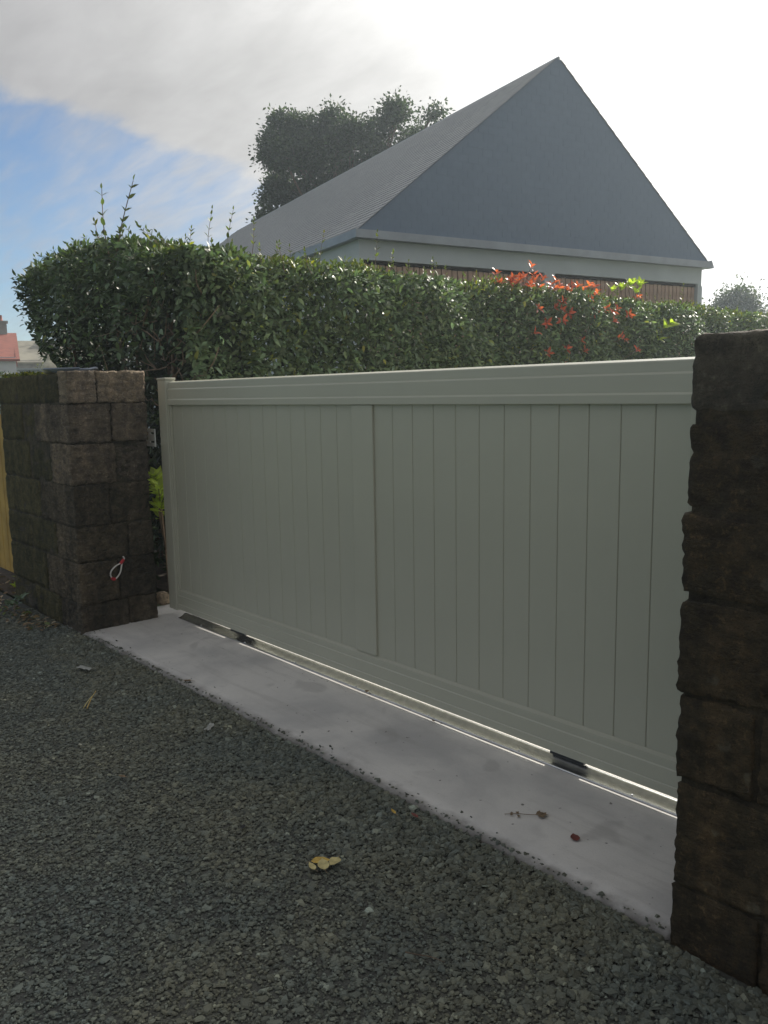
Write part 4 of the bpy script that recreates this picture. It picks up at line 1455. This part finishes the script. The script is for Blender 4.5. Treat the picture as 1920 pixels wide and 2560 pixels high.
# grey lean-to shed
sd = empty('grey_shed', (-37.6, 12.45, 0), FA, 'distant plain blue-grey shed below the red roof', 'shed')
M['shed'] = simple('shed_panel', (0.24, 0.26, 0.30), 0.8, 0.0, 0.05)
mb = MB()
mb.add([(-0.55, -1, 0), (0.75, -1, 0), (0.85, -1, 3.05), (-1.05, -1, 3.1), (-0.55, 1, 0), (0.75, 1, 0), (0.85, 1, 3.05), (-1.05, 1, 3.1)],
       [(0, 1, 2, 3), (5, 4, 7, 6), (1, 5, 6, 2), (4, 0, 3, 7)])
mb.build('wall', M['shed'], sd, False)
box('roof', -1.15, 0.95, -1.1, 1.1, 3.1, 3.18, M['zinc'], sd)
# low dark shrubs before it
def bush(name, label, loc, r, h, seed, col=(0.05, 0.075, 0.04)):
    rg = np.random.default_rng(seed)
    t = empty(name, loc, 0, label, 'shrub', 'distant bushes at the left')
    n = 2600
    dv = rg.normal(0, 1, (n, 3))
    dv /= np.linalg.norm(dv, axis=1, keepdims=True)
    p = dv * (rg.uniform(0.5, 1.0, n)[:, None] ** 0.5) * np.array([r, r, h * 0.5]) + np.array([0, 0, h * 0.5])
    p[:, 2] = np.abs(p[:, 2])
    link('foliage', leaves_mesh('foliage', p, dv + rg.normal(0, .6, (n, 3)), dv + rg.normal(0, .5, (n, 3)), rg.uniform(0.1, 0.2, n), green(n, col, 0.3), True), M['tree_leaf'], t)
    mb = MB()
    for k in range(5):
        a = k * 1.26
        mb.tube([(0, 0, -0.05), (0.3 * r * math.cos(a), 0.3 * r * math.sin(a), h * 0.4), (0.6 * r * math.cos(a), 0.6 * r * math.sin(a), h * 0.75)], [0.05, 0.035, 0.015], 5)
    mb.build('stem', M['bark'], t)
    return t


bush('round_bush', 'dark distant bush below the red roof at left edge', (-33.0, 8.9, 0), 1.3, 2.9, 31)
bush('round_bush', 'green distant bush between shed and stone house', (-46.5, 16.2, 0), 1.6, 4.0, 32, (0.09, 0.11, 0.04))

# ------------------------------------------------------------------ things on the wall
M['hose'] = simple('grey_hose', (0.16, 0.19, 0.24), 0.5)
ho = empty('hose_coil', (0, 0, 0), 0, 'flat grey-blue coil of hose on top of the stone wall', 'hose')
mb = MB()
pts = []
for i in range(70):
    a = i * 0.36
    r_ = 0.085 + 0.0016 * i
    pts.append((-0.36 + r_ * 1.5 * math.cos(a), -0.50 + r_ * 0.9 * math.sin(a), 1.822 + 0.008 * (i // 18) + 0.004 * math.sin(a * 2)))
mb.tube(pts, 0.0085, 6)
mb.build('hose', M['hose'], ho)
M['shell'] = simple('pale_shell', (0.52, 0.50, 0.40), 0.6, 0.0, 0.12, 30.0)
shp = empty('pale_shell', (-0.52, -0.60, 1.815), R(-25), 'pale cone-shaped shell with narrow tip lying on the stone wall', 'shell')
mb = MB()
prof = [(0.0, 0.018), (0.02, 0.046), (0.05, 0.054), (0.08, 0.042), (0.105, 0.022), (0.125, 0.010), (0.15, 0.007), (0.165, 0.003)]
vs, fs = [], []
seg = 14
for (hh, rr) in prof:
    for i in range(seg):
        a = 2 * math.pi * i / seg
        lean = -0.06 * (1 - hh / 0.165) ** 2 * (1 if math.cos(a) < 0 else 0)
        vs.append((rr * (1 + 0.10 * math.cos(5 * a)) * math.cos(a) * 1.2 + lean * 1.6 + hh * 0.12, rr * math.sin(a), hh * 0.85))
for k in range(len(prof) - 1):
    for i in range(seg):
        j = (i + 1) % seg
        fs.append((k * seg + i, k * seg + j, (k + 1) * seg + j, (k + 1) * seg + i))
fs.append(tuple(range(seg))[::-1])
fs.append(tuple((len(prof) - 1) * seg + i for i in range(seg)))
mb.add(vs, fs)
mb.build('body', M['shell'], shp)
# mossy growth on the wall head
n = 2600
x = rng.uniform(-1.40, -0.62, n)
y = rng.uniform(-0.69, -0.15, n)
z = 1.806 + rng.uniform(0.0, 0.016, n)
mo = link('wall_moss', leaves_mesh('wall_moss', np.stack([x, y, z], 1), rnd3(n, 0.6) + np.array([[0, 0, 0.6]]), rnd3(n, 0.6), rng.uniform(0.015, 0.035, n), green(n, (0.10, 0.13, 0.03), 0.35, 0.2), True), M['tree_leaf'])
tag(mo, 'green moss growing along the top of the stone wall', 'moss', kind='stuff')
# ochre boarded fence beyond the wall
M['ochre'] = simple('ochre_wood', (0.42, 0.27, 0.06), 0.7, 0.0, 0.18, 4.0, 0.3, 40.0)
fe = empty('ochre_fence', (0, 0, 0), 0, 'ochre yellow timber fence left of the stone wall', 'fence')
for i in range(9):
    box('board', -1.56 - i * 0.145, -1.425 - i * 0.145, -0.455 + rs.uniform(-0.004, 0.004), -0.430, 0.04, 1.50 + rs.uniform(-0.008, 0.008), M['ochre'], fe, 0.004)
for z in (0.28, 0.92, 1.34):
    box('batten', -2.72, -1.43, -0.425, -0.385, z, z + 0.07, M['ochre'], fe, 0.003)

# ------------------------------------------------------------------ litter
M['dry'] = simple('dry_leaf', (0.17, 0.12, 0.07), 0.8, 0.0, 0.35, 30.0)
M['yellow'] = simple('yellow_leaf', (0.46, 0.31, 0.06), 0.6, 0.0, 0.2, 40.0)
M['yellow_pale'] = simple('pale_yellow_leaf', (0.44, 0.38, 0.17), 0.6, 0.0, 0.2, 40.0)
M['red_dry'] = simple('red_dry_leaf', (0.14, 0.03, 0.022), 0.6, 0.0, 0.2, 40.0)
M['straw'] = simple('straw', (0.42, 0.30, 0.10), 0.7)
M['paper'] = simple('paper_scrap', (0.30, 0.31, 0.29), 0.8)


def fallen_leaf(label, pos, yaw, L, W_, mat, curl=0.25, name='fallen_leaf', stalk=True, group=None, lift=0.004):
    nn = 9
    vs, fs = [], []
    for i in range(nn):
        t = i / (nn - 1)
        w = W_ * (math.sin(math.pi * min(1, t * 1.03)) ** 0.8) * (1.15 - 0.45 * t) * 0.5 + 0.0006
        zc = curl * L * 0.5 * (t - 0.5) ** 2
        for s_ in (-1, -0.5, 0, 0.5, 1):
            vs.append((s_ * w * (1 + 0.05 * math.sin(9 * t)), (t - 0.5) * L, zc + lift + abs(s_) * w * curl * 0.8 + 0.0008 * math.sin(17 * t + 3 * s_)))
    for i in range(nn - 1):
        for k in range(4):
            fs.append((i * 5 + k, i * 5 + k + 1, (i + 1) * 5 + k + 1, (i + 1) * 5 + k))
    o = empty(name, pos, yaw, label, 'leaf', group or 'fallen leaves before the gate')
    link('blade', mesh('blade', vs, fs, True), mat, o)
    if stalk:
        mb = MB()
        mb.tube([(0, -L * 0.5, lift + curl * L * 0.13), (0.002, -L * 0.62, lift + 0.003), (0.006, -L * 0.78, lift)], [0.0011, 0.001, 0.0008], 5)
        mb.build('stalk', M['dry'], o)
    return o


GZ = -0.006
fallen_leaf('bright yellow fallen leaf at the back of the leaf cluster on gravel', (3.478, -1.226, GZ), R(-35), 0.070, 0.044, M['yellow'], 0.3)
fallen_leaf('pale yellow rounded leaf at the right end of the cluster on gravel', (3.518, -1.196, GZ + 0.003), R(200), 0.056, 0.044, M['yellow_pale'], 0.25)
fallen_leaf('olive pale leaf at the front of the cluster on gravel', (3.508, -1.238, GZ + 0.006), R(60), 0.072, 0.044, M['yellow_pale'], 0.2)
fallen_leaf('small pale leaf at the left end of the cluster on gravel', (3.482, -1.268, GZ), R(75), 0.052, 0.024, M['yellow_pale'], 0.2)
fallen_leaf('small dark red leaf lying on the concrete strip', (4.008, -0.458, 0.001), R(50), 0.052, 0.036, M['red_dry'], 0.25, stalk=False)
fallen_leaf('curled red brown leaf on gravel beside the concrete edge', (3.488, -0.775, 0.0), R(80), 0.045, 0.018, M['red_dry'], 0.6)
fallen_leaf('narrow yellow curled leaf on gravel near the concrete edge', (3.410, -0.815, 0.0), R(70), 0.042, 0.014, M['yellow'], 0.7)
fallen_leaf('dark curled leaf on the front edge of the gate track', (2.356, -0.044, 0.006), R(20), 0.034, 0.026, M['dry'], 0.9, stalk=False)
fallen_leaf('small dark scrap of leaf beside the track on concrete', (2.884, -0.063, 0.002), R(70), 0.028, 0.014, M['dry'], 0.6, stalk=False)
fallen_leaf('dark brown curled leaf at the concrete edge near the wall', (1.488, -0.672, 0.002), R(130), 0.060, 0.020, M['dry'], 0.9)
fallen_leaf('black rotten leaf flat on the middle of the gravel', (3.086, -1.30, GZ), R(40), 0.032, 0.020, M['slot_dark'], 0.2, stalk=False)
fallen_leaf('dark small leaf on the gravel left of centre', (2.360, -1.459, GZ), R(110), 0.040, 0.018, M['dry'], 0.5)
# sprig on the concrete
tw = empty('dry_sprig', (3.777, -0.463, 0.001), R(42), 'dry brown sprig with small lobed leaves on the concrete', 'twig')
mb = MB()
mb.tube(smooth_path([(-0.075, 0.0, 0.004), (-0.03, 0.004, 0.006), (0.02, -0.002, 0.007), (0.065, 0.004, 0.006)], 4), 0.0013, 5)
mb.build('stem', M['dry'], tw)
for (px_, py_, a, s_) in ((0.045, 0.006, -60, 0.036), (0.05, -0.004, -115, 0.036), (0.058, 0.002, -88, 0.038), (-0.022, 0.004, 20, 0.020), (-0.02, -0.004, 175, 0.02), (-0.040, 0.003, 60, 0.018), (-0.042, -0.002, 120, 0.016)):
    me = lambda: None
    vs = [(0, 0, 0), (-0.30, 0.35, 0.08), (-0.34, 0.75, 0.12), (-0.12, 0.70, 0.05), (0, 1.0, 0.02), (0.14, 0.70, 0.06), (0.34, 0.78, 0.14), (0.30, 0.35, 0.08), (0, 0.4, 0.0)]
    fs = [(0, 8, 1), (1, 8, 3, 2), (3, 8, 4), (4, 8, 5), (5, 8, 7, 6), (7, 8, 0)]
    link('leaflet', mesh('leaflet', vs, fs), M['dry'], tw, loc=(px_, py_, 0.005), rot=(0, 0, R(a)), scale=(s_, s_, s_))


def stick(name, label, pts, r, mat):
    p0 = Vector(pts[0])
    o = empty(name, p0, 0, label, 'twig', 'straw stalks on the gravel' if name == 'straw_stalk' else None)
    mb = MB()
    P_ = smooth_path([Vector(p) - p0 for p in pts], 4)
    mb.tube(P_, [r * (1 - 0.5 * i / (len(P_) - 1)) for i in range(len(P_))], 6)
    mb.build('stem', mat, o)
    return o


stick('straw_stalk', 'longer yellow straw stalk lying on the gravel at left', [(1.462, -1.250, -0.004), (1.36, -1.185, 0.004), (1.270, -1.121, 0.006)], 0.0042, M['straw'])
stick('straw_stalk', 'shorter pale straw stalk touching the longer one on gravel', [(1.445, -1.262, -0.004), (1.37, -1.200, 0.006), (1.315, -1.150, 0.006)], 0.0035, M['yellow_pale'])
stick('dark_twig', 'thin dark twig lying on the gravel near the bottom edge', [(4.030, -1.335, -0.002), (4.075, -1.318, 0.004), (4.10, -1.300, 0.003), (4.143, -1.285, 0.002)], 0.0022, M['bark'])
# paper scraps
for (nm, lab, pos, yaw, s_) in (('paper_scrap', 'pale crumpled scrap on gravel near the stone wall', (0.816, -1.002, -0.004), 20, 0.055), ('paper_scrap', 'thin curled pale scrap on gravel left of the concrete edge', (2.16, -0.913, 0.0), 130, 0.04)):
    vs, fs = [], []
    for j in range(5):
        for i in range(7):
            vs.append(((i - 3) / 3 * s_ * (1 + 0.15 * math.sin(j * 2.1)), (j - 2) / 2 * s_ * 0.35 * (1 + 0.2 * math.sin(i * 1.7)), 0.006 + 0.008 * noise.noise(Vector((i * 0.9, j * 0.9, s_ * 90)))))
    for j in range(4):
        for i in range(6):
            fs.append((j * 7 + i, j * 7 + i + 1, (j + 1) * 7 + i + 1, (j + 1) * 7 + i))
    o = link(nm, mesh(nm, vs, fs), M['paper'], None, loc=pos, rot=(0, 0, R(yaw)))
    tag(o, lab, 'scrap', 'pale scraps on the gravel')
# leaf litter heap at the foot of the wall, left
n = 420
x = rng.uniform(-3.0, -0.25, n)
y = -0.78 - np.abs(rng.normal(0, 0.16, n)) * np.clip((0.4 - x) / 1.5, 0.3, 1.0)
y = np.where(x < -1.42, rng.uniform(-1.1, -0.5, n), y)
z = rng.uniform(-0.008, 0.014, n)
c = np.array([(0.20, 0.13, 0.07), (0.28, 0.20, 0.11), (0.12, 0.09, 0.05), (0.10, 0.13, 0.04), (0.34, 0.28, 0.2)])[rng.integers(0, 5, n)] * np.exp(rng.normal(0, 0.25, n))[:, None]
li = link('leaf_litter', leaves_mesh('leaf_litter', np.stack([x, y, z], 1), rnd3(n) * np.array([[1, 1, 0.25]]), np.array([[0, 0, 1.0]]) + rnd3(n, 0.35), rng.uniform(0.03, 0.07, n), c), M['leaf'])
tag(li, 'brown dead leaves scattered at the foot of the stone wall', 'leaf litter', kind='stuff')
# weeds
wd = empty('weed', (0, 0, 0), 0, 'small bright green weed at the left foot of the stone wall', 'weed', 'weeds by the stone wall')
for i in range(3):
    whorl((-1.50 + 0.05 * i, -0.66 + 0.03 * i, 0.06 + 0.05 * i), 6, 0.07, spread=0.6, up=(0, -0.2, 1), me=lime_me, parent=wd)
mb = MB()
mb.tube([(-1.48, -0.65, -0.01), (-1.47, -0.64, 0.08), (-1.44, -0.62, 0.15)], 0.003, 5)
mb.build('stem', M['twig'], wd)
wd2 = empty('weed', (0, 0, 0), 0, 'dark green weed in the leaf litter left of the wall corner', 'weed', 'weeds by the stone wall')
for i in range(4):
    whorl((-0.95 + 0.06 * i, -0.90 + 0.02 * i, 0.02 + 0.03 * i), 6, 0.075, spread=0.9, up=(0.1, -0.2, 1), me=lm_, parent=wd2)
mb = MB()
mb.tube([(-0.88, -0.88, -0.02), (-0.87, -0.87, 0.05), (-0.86, -0.86, 0.10)], 0.003, 5)
mb.build('stem', M['twig'], wd2)
# pale stones at the foot of the hedge, seen through the gap
rough_block('pale_stone', -0.34, -0.22, 0.02, 0.12, 0.0, 0.10, M['granite_pale'], None, 0.008, 0.035, 0.03, 201.0)
tag(bpy.data.objects['pale_stone'], 'pinkish stone on the ground behind the gate post', 'stone')

# ------------------------------------------------------------------ bright backlit air
hz = link('haze', box_mesh('haze', -204, 204, -204, 204, -1.2, 12.6))
m = bpy.data.materials.new('haze_air')
m.use_nodes = True
m.node_tree.nodes.clear()
pv = m.node_tree.nodes.new('ShaderNodeVolumePrincipled')
pv.inputs['Density'].default_value = 0.0017
pv.inputs['Anisotropy'].default_value = 0.5
pv.inputs['Color'].default_value = (0.78, 0.90, 1.0, 1.0)
ou = m.node_tree.nodes.new('ShaderNodeOutputMaterial')
m.node_tree.links.new(pv.outputs[0], ou.inputs['Volume'])
hz.data.materials.append(m)
hz['kind'] = 'stuff'
hz['label'] = 'thin bright backlit haze in the air'
hz['category'] = 'haze'
